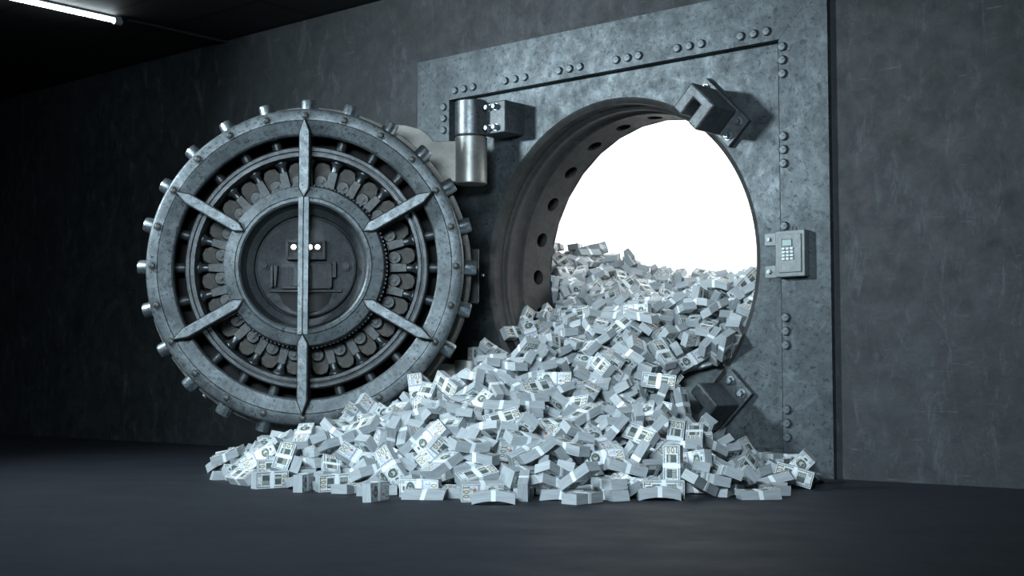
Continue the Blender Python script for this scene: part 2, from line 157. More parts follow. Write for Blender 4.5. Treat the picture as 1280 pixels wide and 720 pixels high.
# heights of the packed core under the loose bundles, thousandths of the frame height
CORE = [
[-20,-20,-20,-20,-20,-20,-20,-20,-20,-20,-20,-20,-20,-20,-20,-20,-20,-20,-20,-20,-20,-20,-20,-20,-20,-20,-20,-20],
[-20,-20,-20,-20,-20,-20,-20,-20,-20,-20,-20,-20,-20,-20,-20,-20,-20,-19,-19,-20,-20,-20,-20,-20,-20,-20,-20,-20],
[-20,-20,-20,-20,-20,-20,-20,-20,-20,-20,-20,-20,-19,-13,-8,-2,3,5,4,1,-3,-10,-19,-20,-20,-20,-20,-20],
[-20,-20,-20,-20,-20,-20,-20,-20,-20,-20,-16,-6,2,10,18,24,28,29,27,23,16,7,-3,-15,-20,-20,-20,-20],
[-20,-20,-20,-20,-20,-20,-20,-20,-19,-8,2,12,22,32,42,48,52,53,50,44,35,24,12,-1,-14,-20,-20,-20],
[-20,-20,-20,-20,-20,-20,-20,-14,-4,6,17,27,37,50,62,69,74,75,72,64,52,39,26,12,-2,-18,-20,-20],
[-20,-20,-20,-20,-20,-15,-8,0,8,17,26,36,46,60,73,85,92,95,92,82,68,52,37,22,7,-9,-20,-20],
[-20,-20,-20,-20,-10,-1,7,12,18,24,32,40,50,64,80,96,108,112,108,96,80,63,46,30,14,-3,-20,-20],
[-20,-20,-20,-14,-2,8,16,20,23,28,35,42,51,65,85,107,123,129,122,108,90,71,52,35,18,2,-15,-20],
[-20,-20,-20,-14,-1,9,16,20,24,31,38,44,52,66,91,121,142,148,137,118,96,74,54,36,20,5,-11,-20],
[-20,-20,-20,-18,-6,4,11,17,24,33,42,49,58,73,100,139,167,170,152,126,98,73,51,32,17,4,-11,-20],
[-20,-20,-20,-20,-13,-4,4,13,24,36,48,58,69,87,119,162,194,191,167,133,99,68,42,20,6,-4,-18,-20],
[-20,-20,-20,-20,-20,-14,-4,9,25,42,58,71,85,107,142,181,207,207,183,145,102,60,25,1,-14,-20,-20,-20],
[-20,-20,-20,-20,-20,-20,-9,10,32,54,73,88,104,130,167,200,221,223,203,163,108,53,8,-20,-20,-20,-20,-20],
[-20,-20,-20,-20,-20,-17,-2,21,48,74,96,116,136,166,198,222,239,244,231,189,122,51,-5,-20,-20,-20,-20,-20],
[-20,-20,-20,-20,-15,1,21,45,72,101,126,152,182,214,235,248,258,267,265,230,148,64,1,-20,-20,-20,-20,-20],
[-20,-20,-15,-1,16,33,52,75,102,131,154,183,218,250,265,271,277,288,290,264,192,112,54,24,3,-13,-20,-20],
[8,20,31,44,59,74,91,110,130,152,173,203,238,267,283,290,296,302,301,278,234,195,156,115,76,44,16,-9],
[57,72,85,98,111,123,135,147,161,175,193,221,252,278,294,303,308,310,307,294,274,258,240,201,151,107,68,35],
[112,130,146,159,169,177,183,189,196,204,219,241,268,290,304,310,313,315,313,307,300,293,284,255,209,162,119,79],
[170,193,211,224,232,236,236,235,235,237,246,262,283,301,311,316,317,319,319,317,318,317,311,286,249,206,163,121],
[229,256,277,291,298,298,292,284,277,272,273,282,296,310,318,322,323,325,327,329,331,332,325,306,276,239,199,158],
[286,318,342,359,365,362,350,336,321,307,300,302,310,319,325,328,330,332,335,339,341,341,336,321,297,266,229,190],
[338,375,403,423,431,427,410,389,367,345,327,322,325,330,333,335,337,340,345,349,351,350,346,335,315,288,254,217],
[382,422,454,477,490,488,472,445,414,382,357,344,341,341,342,343,346,351,356,361,363,363,359,350,332,307,275,239],
[415,456,489,515,531,532,520,488,451,413,382,364,356,353,351,351,354,361,368,373,376,377,373,364,348,323,293,257],
[431,471,503,527,543,545,533,505,468,430,398,378,367,362,358,357,361,370,377,383,387,388,386,377,361,337,306,271],
[427,466,496,518,531,533,522,500,469,435,406,386,374,367,363,362,366,374,382,389,394,397,395,387,370,345,314,279],
[409,446,474,493,504,506,499,482,458,431,406,388,375,368,364,364,368,375,383,390,396,399,399,391,373,347,316,280],
[383,417,442,458,468,472,469,457,440,419,399,383,372,365,362,363,366,373,380,387,393,395,393,385,368,343,312,277],
[354,384,406,420,429,435,437,431,419,403,386,373,364,359,356,357,361,367,374,381,385,386,382,373,356,332,302,268],
[325,353,373,385,393,404,409,408,399,386,372,362,354,350,348,348,352,358,365,371,374,373,368,358,341,318,289,254],
[297,324,345,359,370,381,388,389,383,372,360,350,343,338,337,338,341,347,354,359,362,360,352,342,324,301,271,237],
[271,299,321,339,354,366,373,374,369,359,348,338,330,325,323,324,328,334,341,346,348,346,339,326,307,281,250,216],
[247,276,301,322,339,353,361,361,356,346,334,324,315,309,306,307,311,317,324,330,333,332,324,309,287,259,226,191],
]
S = 3.0                      # height of the steel frame in metres; all shapes below are in frame heights
C = bpy.context.scene.collection
PI = math.pi
random.seed(3)

# ---------------------------------------------------------------- materials
def newmat(name):
    m = bpy.data.materials.new(name); m.use_nodes = True
    nt = m.node_tree; b = nt.nodes['Principled BSDF']
    return m, nt, b
def N(nt, t, **kw):
    n = nt.nodes.new(t)
    for k, v in kw.items():
        if k in n.inputs: n.inputs[k].default_value = v
        else: setattr(n, k, v)
    return n
def ramp(nt, src, stops):
    r = nt.nodes.new('ShaderNodeValToRGB'); e = r.color_ramp.elements
    while len(e) < len(stops): e.new(.5)
    for i, (p, c) in enumerate(stops):
        e[i].position = p; e[i].color = (c, c, c, 1) if isinstance(c, (int, float)) else (*c, 1)
    nt.links.new(src, r.inputs[0]); return r
def mix(nt, a, b, f, mode='MIX'):
    m = nt.nodes.new('ShaderNodeMix'); m.data_type = 'RGBA'; m.blend_type = mode
    for s, i in ((f, 0), (a, 6), (b, 7)):
        if isinstance(s, (int, float)): m.inputs[i].default_value = s
        elif isinstance(s, tuple): m.inputs[i].default_value = (*s, 1)
        else: nt.links.new(s, m.inputs[i])
    return m.outputs[2]
def noise(nt, scale, detail=6, rough=.6, dist=0, vec=None, stretch=None):
    tc = nt.nodes.new('ShaderNodeTexCoord'); src = tc.outputs['Object']
    if stretch:
        mp = nt.nodes.new('ShaderNodeMapping'); mp.inputs['Scale'].default_value = stretch
        nt.links.new(src, mp.inputs[0]); src = mp.outputs[0]
    n = N(nt, 'ShaderNodeTexNoise', Scale=scale, Detail=detail, Roughness=rough, Distortion=dist)
    nt.links.new(src, n.inputs['Vector']); return n.outputs[0]
def worn_metal(name, lo, hi, spot, metallic=.45, rough=(.38, .62), sc=1.0, bump=.15, stain=.7, spots=(.53, .62)):
    m, nt, b = newmat(name)
    big = ramp(nt, noise(nt, 1.6*sc, 5, .65, .4), [(.3, 0.0), (.7, 1.0)])
    lo = tuple(c*.72 for c in lo); hi = tuple(c*.80 for c in hi)
    col = mix(nt, lo, hi, big.outputs[0])
    mid = ramp(nt, noise(nt, 9*sc, 8, .7), [(.36, .48), (.64, 1.15)])
    col = mix(nt, col, mid.outputs[0], stain, 'MULTIPLY')
    fine = ramp(nt, noise(nt, 30*sc, 6, .75, .6), [(spots[0], 0.0), (spots[1], 1.0)])
    col = mix(nt, col, spot, fine.outputs[0])
    lite = ramp(nt, noise(nt, 3.3*sc, 9, .78, 1.2), [(.54, 0.0), (.70, .55)])
    col = mix(nt, col, tuple(min(1, c*1.45) for c in hi), lite.outputs[0])
    drips = ramp(nt, noise(nt, 5*sc, 4, .6, 0, stretch=(1, 1, .12)), [(.6, 0.0), (.85, .5)])
    col = mix(nt, col, spot, drips.outputs[0])
    nt.links.new(col, b.inputs['Base Color'])
    rr = ramp(nt, noise(nt, 12*sc, 7, .7), [(.3, rough[0]), (.7, rough[1])])
    nt.links.new(rr.outputs[0], b.inputs['Roughness']); b.inputs['Metallic'].default_value = metallic
    bp = N(nt, 'ShaderNodeBump', Strength=bump, Distance=.01); nt.links.new(noise(nt, 40*sc, 6, .7), bp.inputs['Height'])
    nt.links.new(bp.outputs[0], b.inputs['Normal'])
    return m
def plain(name, col, rough=.5, metallic=0, emit=None, var=0, sc=20):
    m, nt, b = newmat(name)
    b.inputs['Roughness'].default_value = rough; b.inputs['Metallic'].default_value = metallic
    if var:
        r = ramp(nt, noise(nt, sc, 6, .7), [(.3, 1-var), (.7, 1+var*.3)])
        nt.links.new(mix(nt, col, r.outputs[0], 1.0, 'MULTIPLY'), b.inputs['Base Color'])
    else: b.inputs['Base Color'].default_value = (*col, 1)
    if emit: b.inputs['Emission Color'].default_value = (*emit[0], 1); b.inputs['Emission Strength'].default_value = emit[1]
    return m
M = {}
M['frame'] = worn_metal('frame_steel', (.062, .080, .090), (.145, .178, .195), (.026, .033, .037), .5, (.36, .6))
M['door'] = worn_metal('door_steel', (.105, .128, .138), (.22, .262, .282), (.03, .04, .047), .55, (.33, .55), 1.4)
M['spoke'] = worn_metal('spoke_steel', (.12, .146, .157), (.25, .295, .315), (.035, .045, .05), .55, (.33, .52), 2.2)
M['dark'] = worn_metal('dark_steel', (.045, .055, .06), (.10, .12, .13), (.02, .022, .024), .5, (.35, .55), 2)
M['plate'] = worn_metal('tan_steel_plate', (.06, .06, .053), (.11, .108, .097), (.03, .03, .03), .3, (.5, .7), 2, stain=.4)
M['lug'] = worn_metal('linkage_steel', (.045, .055, .056), (.10, .115, .118), (.03, .032, .032), .45, (.35, .55), 3)
M['arm'] = worn_metal('pale_crane_steel', (.34, .345, .32), (.47, .475, .44), (.2, .2, .19), .15, (.45, .6), 2, stain=.3, spots=(.62, .72))
M['bolt'] = worn_metal('bright_bolt_steel', (.34, .42, .46), (.52, .60, .64), (.10, .12, .13), .85, (.25, .42), 4)
M['barrel'] = worn_metal('barrel_steel', (.17, .20, .215), (.29, .325, .34), (.08, .095, .10), .8, (.34, .46), 2, bump=.06, stain=.4)
M['barrel_pale'] = worn_metal('pale_barrel_steel', (.34, .355, .34), (.47, .485, .46), (.25, .26, .25), .6, (.36, .46), 2, bump=.06, stain=.3)
M['lining'] = worn_metal('lining_steel', (.035, .038, .037), (.065, .07, .068), (.02, .02, .02), .25, (.5, .7), 1.5)
M['rim'] = worn_metal('rim_block_steel', (.13, .13, .115), (.22, .22, .2), (.04, .04, .04), .3, (.45, .6), 2)
M['dark2'] = worn_metal('middle_ring_steel', (.055, .066, .07), (.12, .14, .15), (.03, .03, .03), .55, (.35, .5), 2)
M['rough'] = worn_metal('hub_dish_steel', (.04, .05, .054), (.085, .10, .108), (.025, .03, .03), .45, (.4, .6), 3, bump=.5)
M['hole'] = plain('bolt_hole_dark', (.008, .009, .01), .8)
M['claw'] = worn_metal('claw_steel', (.09, .108, .117), (.17, .20, .215), (.03, .035, .04), .3, (.35, .5), 3)
M['seam'] = plain('seam_black', (.006, .008, .009), .8)
M['keypad'] = worn_metal('keypad_aluminium', (.19, .22, .225), (.27, .305, .31), (.2, .23, .23), .4, (.35, .5), 5, stain=.3)
M['lcd'] = plain('pale_green_display', (.35, .50, .46), .3)
M['key'] = plain('key_chrome', (.6, .66, .68), .3, .8)
M['lamp'] = plain('indicator_white', (1, 1, 1), .4, 0, ((1, 1, 1), 6))
M['tube'] = plain('tube_glow', (1, 1, 1), .4, 0, ((.82, .95, 1), 22))
M['fitting'] = plain('lamp_fitting', (.25, .27, .27), .5)
M['black'] = plain('black_conduit', (.02, .022, .024), .6)

def concrete():
    m, nt, b = newmat('dark_plaster')
    a = ramp(nt, noise(nt, .8, 6, .7, .6), [(.3, (.0125, .0168, .0195)), (.72, (.026, .034, .039))])
    f = ramp(nt, noise(nt, 5, 9, .78, .8), [(.35, .5), (.68, 1.35)])
    col = mix(nt, a.outputs[0], f.outputs[0], .9, 'MULTIPLY')
    st = ramp(nt, noise(nt, 9, 9, .8, .5, stretch=(1, 1, .35)), [(.54, 0.0), (.68, .5)])
    col = mix(nt, col, (.082, .102, .114), st.outputs[0])
    sc_ = ramp(nt, noise(nt, 22, 4, .6, 0, stretch=(.25, 1, 2.2)), [(.66, 0.0), (.74, .4)])
    col = mix(nt, col, (.12, .142, .155), sc_.outputs[0])
    nt.links.new(col, b.inputs['Base Color'])
    rr = ramp(nt, noise(nt, 7, 6, .7), [(.3, .5), (.7, .75)]); nt.links.new(rr.outputs[0], b.inputs['Roughness'])
    bp = N(nt, 'ShaderNodeBump', Strength=.3, Distance=.012); nt.links.new(noise(nt, 10, 9, .78), bp.inputs['Height'])
    nt.links.new(bp.outputs[0], b.inputs['Normal']); return m
M['wall'] = concrete()
def floor_mat():
    m, nt, b = newmat('slate_floor')
    a = ramp(nt, noise(nt, 1.2, 6, .6, .3), [(.3, (.010, .0135, .020)), (.7, (.0145, .019, .027))])
    nt.links.new(a.outputs[0], b.inputs['Base Color'])
    rr = ramp(nt, noise(nt, 3, 6, .6), [(.3, .58), (.7, .72)]); nt.links.new(rr.outputs[0], b.inputs['Roughness'])
    bp = N(nt, 'ShaderNodeBump', Strength=.05, Distance=.01); b.inputs['Specular IOR Level'].default_value = .3; nt.links.new(noise(nt, 25, 6, .7), bp.inputs['Height'])
    nt.links.new(bp.outputs[0], b.inputs['Normal']); return m
M['floor'] = floor_mat()
def ceil_mat():
    m, nt, b = newmat('black_ceiling_panels')
    tc = nt.nodes.new('ShaderNodeTexCoord')
    br = N(nt, 'ShaderNodeTexBrick', Scale=.42); br.offset = 0
    br.inputs['Color1'].default_value = (.020, .021, .022, 1); br.inputs['Color2'].default_value = (.024, .025, .026, 1)
    br.inputs['Mortar'].default_value = (.004, .004, .004, 1); br.inputs['Mortar Size'].default_value = .012
    nt.links.new(tc.outputs['Object'], br.inputs['Vector']); nt.links.new(br.outputs[0], b.inputs['Base Color'])
    b.inputs['Roughness'].default_value = .7; return m
M['ceiling'] = ceil_mat()
M['white'] = plain('glowing_white_wall', (.9, .9, .9), .9, 0, ((1, 1, 1), WHITE))  # emission puts the brightness into the surface, no lamp in the chamber
def side_mat():
    m, nt, b = newmat('note_edges')
    g = nt.nodes.new('ShaderNodeNewGeometry')
    r = ramp(nt, g.outputs['Random Per Island'], [(0, (.27, .31, .33)), (.5, (.36, .41, .435)), (1, (.45, .50, .52))])
    uv = nt.nodes.new('ShaderNodeUVMap'); uv.uv_map = 'UVMap'
    mp = nt.nodes.new('ShaderNodeMapping'); mp.inputs['Scale'].default_value = (2, 40, 1); nt.links.new(uv.outputs[0], mp.inputs[0])
    n = N(nt, 'ShaderNodeTexNoise', Scale=1.0, Detail=3); nt.links.new(mp.outputs[0], n.inputs['Vector'])
    l = ramp(nt, n.outputs[0], [(.35, .78), (.65, 1.06)])
    nt.links.new(mix(nt, r.outputs[0], l.outputs[0], 1.0, 'MULTIPLY'), b.inputs['Base Color'])
    b.inputs['Roughness'].default_value = .6; return m
def face_mat():
    m, nt, b = newmat('note_face')
    uv = nt.nodes.new('ShaderNodeUVMap'); uv.uv_map = 'UVMap'
    n = N(nt, 'ShaderNodeTexNoise', Scale=16.0, Detail=5, Roughness=.7); nt.links.new(uv.outputs[0], n.inputs['Vector'])
    l = ramp(nt, n.outputs[0], [(.36, (.42, .47, .48)), (.52, (.66, .73, .76)), (.7, (.70, .76, .80))])
    nt.links.new(l.outputs[0], b.inputs['Base Color']); b.inputs['Roughness'].default_value = .55; return m
M['side'] = side_mat(); M['face'] = face_mat()
M['band'] = plain('paper_band_white', (.80, .87, .89), .3)
M['ink'] = plain('ink_greygreen', (.10, .13, .125), .6, var=.6, sc=90)
M['ink_light'] = plain('ink_pale', (.42, .45, .38), .6)
M['gold'] = plain('ink_gold', (.24, .16, .035), .5)
M['blue'] = plain('ink_violet', (.25, .27, .45), .5)
M['mech'] = worn_metal('mechanism_steel', (.03, .038, .041), (.065, .078, .083), (.015, .018, .02), .4, (.4, .6), 4, bump=.3)
M['shade'] = plain('dark_case_steel', (.018, .021, .023), .6, .2)
M['foot'] = worn_metal('foot_steel', (.14, .165, .175), (.24, .28, .30), (.04, .05, .055), .8, (.3, .45), 4)
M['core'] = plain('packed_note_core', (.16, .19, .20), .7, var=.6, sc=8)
M['seal'] = plain('ink_rust', (.42, .20, .12), .5)

# ---------------------------------------------------------------- mesh helpers
class MB:
    def __init__(s): s.bm = bmesh.new()
    def box(s, x0, x1, y0, y1, z0, z1, mi=0):
        v = [s.bm.verts.new((x, y, z)) for x in (x0, x1) for y in (y0, y1) for z in (z0, z1)]
        for f in ((0,1,3,2),(4,6,7,5),(0,4,5,1),(2,3,7,6),(0,2,6,4),(1,5,7,3)):
            s.bm.faces.new([v[i] for i in f]).material_index = mi
        return s
    def prism(s, poly, y0, y1, T=None, mi=0):        # poly in (x, z), extruded along y
        T = T or Matrix()
        a = [s.bm.verts.new(T @ Vector((x, y0, z))) for x, z in poly]; b = [s.bm.verts.new(T @ Vector((x, y1, z))) for x, z in poly]
        n = len(poly); s.bm.faces.new(a).material_index = mi; s.bm.faces.new(b[::-1]).material_index = mi
        for i in range(n): s.bm.faces.new((a[i], b[i], b[(i+1) % n], a[(i+1) % n])).material_index = mi
        return s
    def loft(s, polys, T=None, cap=True, mi=0):      # list of rings of 3D points
        T = T or Matrix(); R = [[s.bm.verts.new(T @ Vector(p)) for p in q] for q in polys]; n = len(R[0])
        for A, B in zip(R, R[1:]):
            for i in range(n): s.bm.faces.new((A[i], A[(i+1) % n], B[(i+1) % n], B[i])).material_index = mi
        if cap: s.bm.faces.new(R[0][::-1]).material_index = mi; s.bm.faces.new(R[-1]).material_index = mi
        return s
    def cyl(s, p0, p1, prof, n=20, mi=0, rot=0):     # prof: radius or list of (t, r) along p0 -> p1
        p0, p1 = Vector(p0), Vector(p1); d = p1-p0
        q = d.to_track_quat('Z', 'Y').to_matrix()
        if not isinstance(prof, (list, tuple)): prof = [(0, prof), (1, prof)]
        return s.loft([[p0 + d*t + q @ Vector((r*math.cos(rot+2*PI*i/n), r*math.sin(rot+2*PI*i/n), 0)) for i in range(n)] for t, r in prof], mi=mi)
    def lathe(s, prof, c=(0, 0, 0), n=96, closed=False, a0=0, a1=2*PI):  # prof of (r, y) round the y axis
        full = abs(a1-a0-2*PI) < 1e-6; m = n if full else n+1
        R = []
        for k in range(m):
            a = a0+(a1-a0)*k/n
            R.append([s.bm.verts.new((c[0]+r*math.cos(a), c[1]+y, c[2]+r*math.sin(a))) for r, y in prof])
        L = len(prof)
        for k in range(n):
            A, B = R[k], R[(k+1) % m]
            for i in range(L if closed else L-1): s.bm.faces.new((A[i], A[(i+1) % L], B[(i+1) % L], B[i]))
        if not full and closed: s.bm.faces.new(R[0]); s.bm.faces.new(R[-1][::-1])
        return s
    def build(s, name, mat, parent=None, bevel=0, loc=(0, 0, 0), sharp=35, seg=2):
        bmesh.ops.remove_doubles(s.bm, verts=s.bm.verts, dist=1e-6)
        bmesh.ops.recalc_face_normals(s.bm, faces=s.bm.faces)
        bmesh.ops.scale(s.bm, vec=(S, S, S), verts=s.bm.verts)
        me = bpy.data.meshes.new(name); s.bm.to_mesh(me); s.bm.free()
        for m in (mat if isinstance(mat, (list, tuple)) else [mat]): me.materials.append(m)
        me.shade_smooth(); me.set_sharp_from_angle(angle=math.radians(sharp))
        o = bpy.data.objects.new(name, me); C.objects.link(o); o.location = Vector(loc)*S
        if parent: o.parent = parent
        if bevel:
            b = o.modifiers.new('bevel', 'BEVEL'); b.width = bevel*S; b.segments = seg; b.limit_method = 'ANGLE'; b.angle_limit = math.radians(40); b.harden_normals = True
        return o
def empty(name, loc=(0, 0, 0), rz=0):
    o = bpy.data.objects.new(name, None); C.objects.link(o); o.location = Vector(loc)*S; o.rotation_euler = (0, 0, rz); o.empty_display_size = .1
    return o
def tag(o, label, cat, group=None, kind=None):
    if label: o['label'] = label
    if cat: o['category'] = cat
    if group: o['group'] = group
    if kind: o['kind'] = kind
    return o
def struct_(o): o['kind'] = 'structure'; return o
def copy_child(src, parent, rot=None, loc=None):
    o = src.copy(); C.objects.link(o); o.parent = parent
    if rot is not None: o.rotation_euler = rot
    if loc is not None: o.location = Vector(loc)*S
    return o

# ---------------------------------------------------------------- constants measured in frame heights
FW = 1.1572; BW = .1115                 # frame width, border strip width
CU, CV, CR = .6038, .4488, .3676        # centre and radius of the round opening
CEIL = 1.192; WY = .013                 # ceiling height, wall plane
YAW = math.radians(41.32054)

# ---------------------------------------------------------------- setting
struct_(MB().box(-4, 4, -4.2, 2.0, -.05, 0).build('floor', M['floor']))
struct_(MB().box(-4, 4, -4.2, .26, CEIL, CEIL+.05).build('ceiling', M['ceiling']))
w = MB()
w.box(-4, .03, WY, .26, 0, CEIL); w.box(FW-.03, 4, WY, .26, 0, CEIL); w.box(.03, FW-.03, WY, .26, .97, CEIL)
struct_(w.build('wall_back', M['wall']))
struct_(MB().box(-4.05, -4, -4.2, .26, 0, CEIL).build('wall_left', M['wall']))
struct_(MB().box(4, 4.05, -4.2, .26, 0, CEIL).build('wall_right', M['wall']))
struct_(MB().box(-4, 4, -4.25, -4.2, 0, CEIL).build('wall_front', M['wall']))
# chamber behind the opening; its walls and ceiling glow white instead of being lit
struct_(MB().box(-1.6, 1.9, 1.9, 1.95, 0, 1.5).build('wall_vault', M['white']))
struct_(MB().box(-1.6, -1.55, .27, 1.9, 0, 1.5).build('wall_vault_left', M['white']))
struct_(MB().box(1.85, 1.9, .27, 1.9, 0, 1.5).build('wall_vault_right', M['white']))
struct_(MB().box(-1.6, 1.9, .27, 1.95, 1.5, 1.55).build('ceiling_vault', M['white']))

# ---------------------------------------------------------------- steel frame round the opening
fr = empty('vault_surround', (FW/2, 0, 0))
tag(fr, 'square riveted dark steel frame round the circular vault opening', 'frame')
fx = FW/2
def FB(): return MB()
def shift(mb):
    bmesh.ops.translate(mb.bm, vec=(-fx, 0, 0), verts=mb.bm.verts); return mb
# recessed face plate with a round hole
PY = .022
mb = MB(); n = 128
hole, outer = [], []
for k in range(n):
    a = 2*PI*k/n; ca, sa = math.cos(a), math.sin(a)
    hole.append((CU+(CR+.012)*ca, CV+(CR+.012)*sa))
    tx = ((FW-.02-CU) if ca > 0 else (CU-.02))/max(abs(ca), 1e-9); tz = ((.98-CV) if sa > 0 else CV-.004)/max(abs(sa), 1e-9); t = min(tx, tz)
    outer.append((CU+t*ca, CV+t*sa))
A = [mb.bm.verts.new((x, PY, z)) for x, z in hole]; B = [mb.bm.verts.new((x, PY, z)) for x, z in outer]
A2 = [mb.bm.verts.new((x, .05, z)) for x, z in hole]; B2 = [mb.bm.verts.new((x, .05, z)) for x, z in outer]
for k in range(n):
    j = (k+1) % n
    mb.bm.faces.new((A[k], A[j], B[j], B[k])); mb.bm.faces.new((A2[k], B2[k], B2[j], A2[j])); mb.bm.faces.new((A[k], A2[k], A2[j], A[j])); mb.bm.faces.new((B[k], B[j], B2[j], B2[k]))
shift(mb).build('face_plate', M['frame'], fr)
g = 0
for nm, poly in (('border_strip', [(0, 1), (FW, 1), (FW-BW, 1-BW), (BW, 1-BW)]), ('border_strip', [(FW, 1-g), (FW, 0), (FW-BW, 0), (FW-BW, 1-BW-g)]),
                 ('border_strip', [(0, 1-g), (BW, 1-BW-g), (BW, 0), (0, 0)])):
    shift(MB().prism(poly, 0, WY+.02)).build(nm, M['frame'], fr, bevel=.0004)
shift(MB().box(BW, FW-BW, 0, WY+.02, 0, .055)).build('border_strip', M['frame'], fr, bevel=.0004)
shift(MB().box(FW-BW-.0005, FW-BW+.0005, -.0004, .001, .0, 1-BW)).build('joint_line', M['seam'], fr)
# rivets
rm = MB().lathe([(.0001, -.0058), (.0072, -.0056), (.0090, -.0040), (.0096, 0.0), (.0096, .002)], n=20)
rv = rm.build('rivet', M['door'], fr); first = True
def put(src, first, parent, loc):
    if first: src.location = Vector(loc)*S; return src
    return copy_child(src, parent, loc=loc)
pos = [(x0+dx, .9095) for x0 in (.164, .3315, .4985, .665, .8295, .989) for dx in (-.0315, 0, .0305)]
pos += [(1.0560, z0+dz) for z0 in (.8443, .660, .4765, .2915, .1065) for dz in (-.028, 0, .0275)]
pos += [(.0940, z0+dz) for z0 in (.8443, .660, .4765, .2915, .1065) for dz in (-.03, 0, .0285)]
for i, (x, z) in enumerate(pos): put(rv, i == 0, fr, (x-fx, 0, z))
# lining of the opening: stepped tunnel
def cc(mb): return mb
c0 = (CU-fx, 0, CV)
MB().lathe([(CR+.013, PY-.0005), (CR+.008, PY+.001), (CR+.003, PY+.006), (CR, .03), (CR-.001, .058), (CR-.006, .061), (CR-.009, .066), (CR-.009, .074), (CR-.0065, .08),
            (CR-.004, .088), (CR-.004, .118), (CR-.008, .1215), (CR-.010, .126), (CR-.006, .128)], c0, 128).build('opening_lining', M['lining'], fr, sharp=50)
# bolt-hole band: 24 holes
mb = MB(); r0 = CR-.0075; ya, yb = .128, .236; yc = .188; rh = .0185
def on(a, y, r=r0): return (c0[0]+r*math.cos(a), y, c0[2]+r*math.sin(a))
for k in range(24):
    ac = 2*PI*k/24; da = PI/24
    inner, out, deep = [], [], []
    ax, ay = da*r0, yb-yc; ay2 = yc-ya
    cors = [math.atan2(ay, ax), math.atan2(ay, -ax), math.atan2(-ay2, -ax)+2*PI, math.atan2(-ay2, ax)+2*PI]
    ang = []
    for i in range(4):
        t0, t1 = cors[i], (cors[(i+1) % 4]+(2*PI if i == 3 else 0)); ang += [t0+(t1-t0)*j/6 for j in range(6)]
    q = len(ang)
    for t in ang:
        cx, sy = math.cos(t), math.sin(t)
        inner.append(on(ac+rh*cx/r0, yc+rh*sy)); deep.append(on(ac+rh*cx/r0, yc+rh*sy, r0+.03))
        s1 = ax/max(abs(cx), 1e-9); s2 = (ay if sy > 0 else ay2)/max(abs(sy), 1e-9); s_ = min(s1, s2)
        out.append(on(ac+s_*cx/r0, yc+s_*sy))
    I = [mb.bm.verts.new(p) for p in inner]; O = [mb.bm.verts.new(p) for p in out]; D = [mb.bm.verts.new(p) for p in deep]
    for i in range(q):
        j = (i+1) % q
        mb.bm.faces.new((I[i], I[j], O[j], O[i])); f = mb.bm.faces.new((I[i], D[i], D[j], I[j])); f.material_index = 0
    f = mb.bm.faces.new(D); f.material_index = 1
    # corner fillers between the hole patch and the rectangle corners
o = mb.build('bolt_hole_band', [M['lining'], M['hole']], fr, sharp=40)
MB().lathe([(r0+.031, .1), (r0+.031, .24)], c0, 96).build('lining_shell', M['lining'], fr)
MB().lathe([(CR-.0075, .2355), (CR-.005, .24), (CR+.01, .248), (CR+.05, .25), (CR+.05, .262)], c0, 32).build('inner_rim', M['lining'], fr, sharp=20)

# locking claws bolted on the face plate
def claw(sgn, label):
    e = empty('locking_claw', (CU+.424*math.cos(PI/4), PY, CV+sgn*.424*math.sin(PI/4)))
    tag(e, label, 'bracket', 'locking claws beside the opening')
    T = Matrix(((math.cos(PI/4), 0, math.cos(PI/4), 0), (0, 1, 0, 0), (sgn*math.sin(PI/4), 0, -sgn*math.sin(PI/4), 0), (0, 0, 0, 1)))
    # local x = radial (outward), z = tangential; radial origin .424
    rr = lambda r: r-.424
    m = MB().prism([(rr(.386), -.092), (rr(.459), -.092), (rr(.459), .057), (rr(.386), .057)], -.012, 0, T); m.build('base_plate', M['claw'], e, bevel=.0018)
    a, b, z0, z1 = rr(.388), rr(.455), -.059, .021
    s0, s1, rs = -.031, -.0085, rr(.433)
    H = -.098
    m = MB().prism([(a, z0), (b, z0), (b, z1), (a, z1), (a, s1), (rs, s1), (rs, s0), (a, s0)], H, -.012, T)
    m.build('slotted_block', M['claw'], e, bevel=.005, seg=3)
    MB().prism([(rr(.400), s0), (rs, s0), (rs, s1), (rr(.400), s1)], -.04, -.0122, T).build('slot_floor', M['hole'], e)
    for (r, t) in ((.441, .040), (.404, .040), (.441, -.076), (.404, -.076)):
        p = T @ Vector((rr(r), 0, t)); q = MB()
        q.cyl((p.x, -.0115, p.z), (p.x, -.014, p.z), .0098, 20)
        q.cyl((p.x, -.014, p.z), (p.x, -.0225, p.z), [(0, .0075), (.8, .0075), (1, .0062)], 6)
        q.build('bolt', M['bolt'], e)
    return e
claw(1, 'dark steel slotted claw bolted at the upper right of the round opening')
claw(-1, 'dark steel slotted claw bolted at the lower right of the opening beside the money')

# hinges: frame half
HX, HY, HR = .2434, -.060, .0388
def hinge(z0, z1, bz0, bz1):
    h = z1-z0
    e = MB().cyl((0, 0, 0), (0, 0, h), [(0, HR-.003), (.03, HR), (.97, HR), (1, HR-.003)], 48).build('hinge_barrel', M['barrel'], fr, loc=(HX-fx, HY, z0))
    MB().box(.018, .097, .012, -HY+PY, bz0-z0, bz1-z0).build('mounting_block', M['claw'], e, bevel=.003)
    for bx in (.047, .071):
        for bz in (bz0-z0+.014, bz1-z0-.014):
            q = MB().cyl((bx, .0125, bz), (bx, .009, bz), .0085, 20); q.cyl((bx, .009, bz), (bx, -.002, bz), [(0, .0068), (.85, .0068), (1, .0055)], 6); q.build('bolt', M['bolt'], e)
hinge(.773, .858, .775, .852)
hinge(.040, .1235, .045, .120)

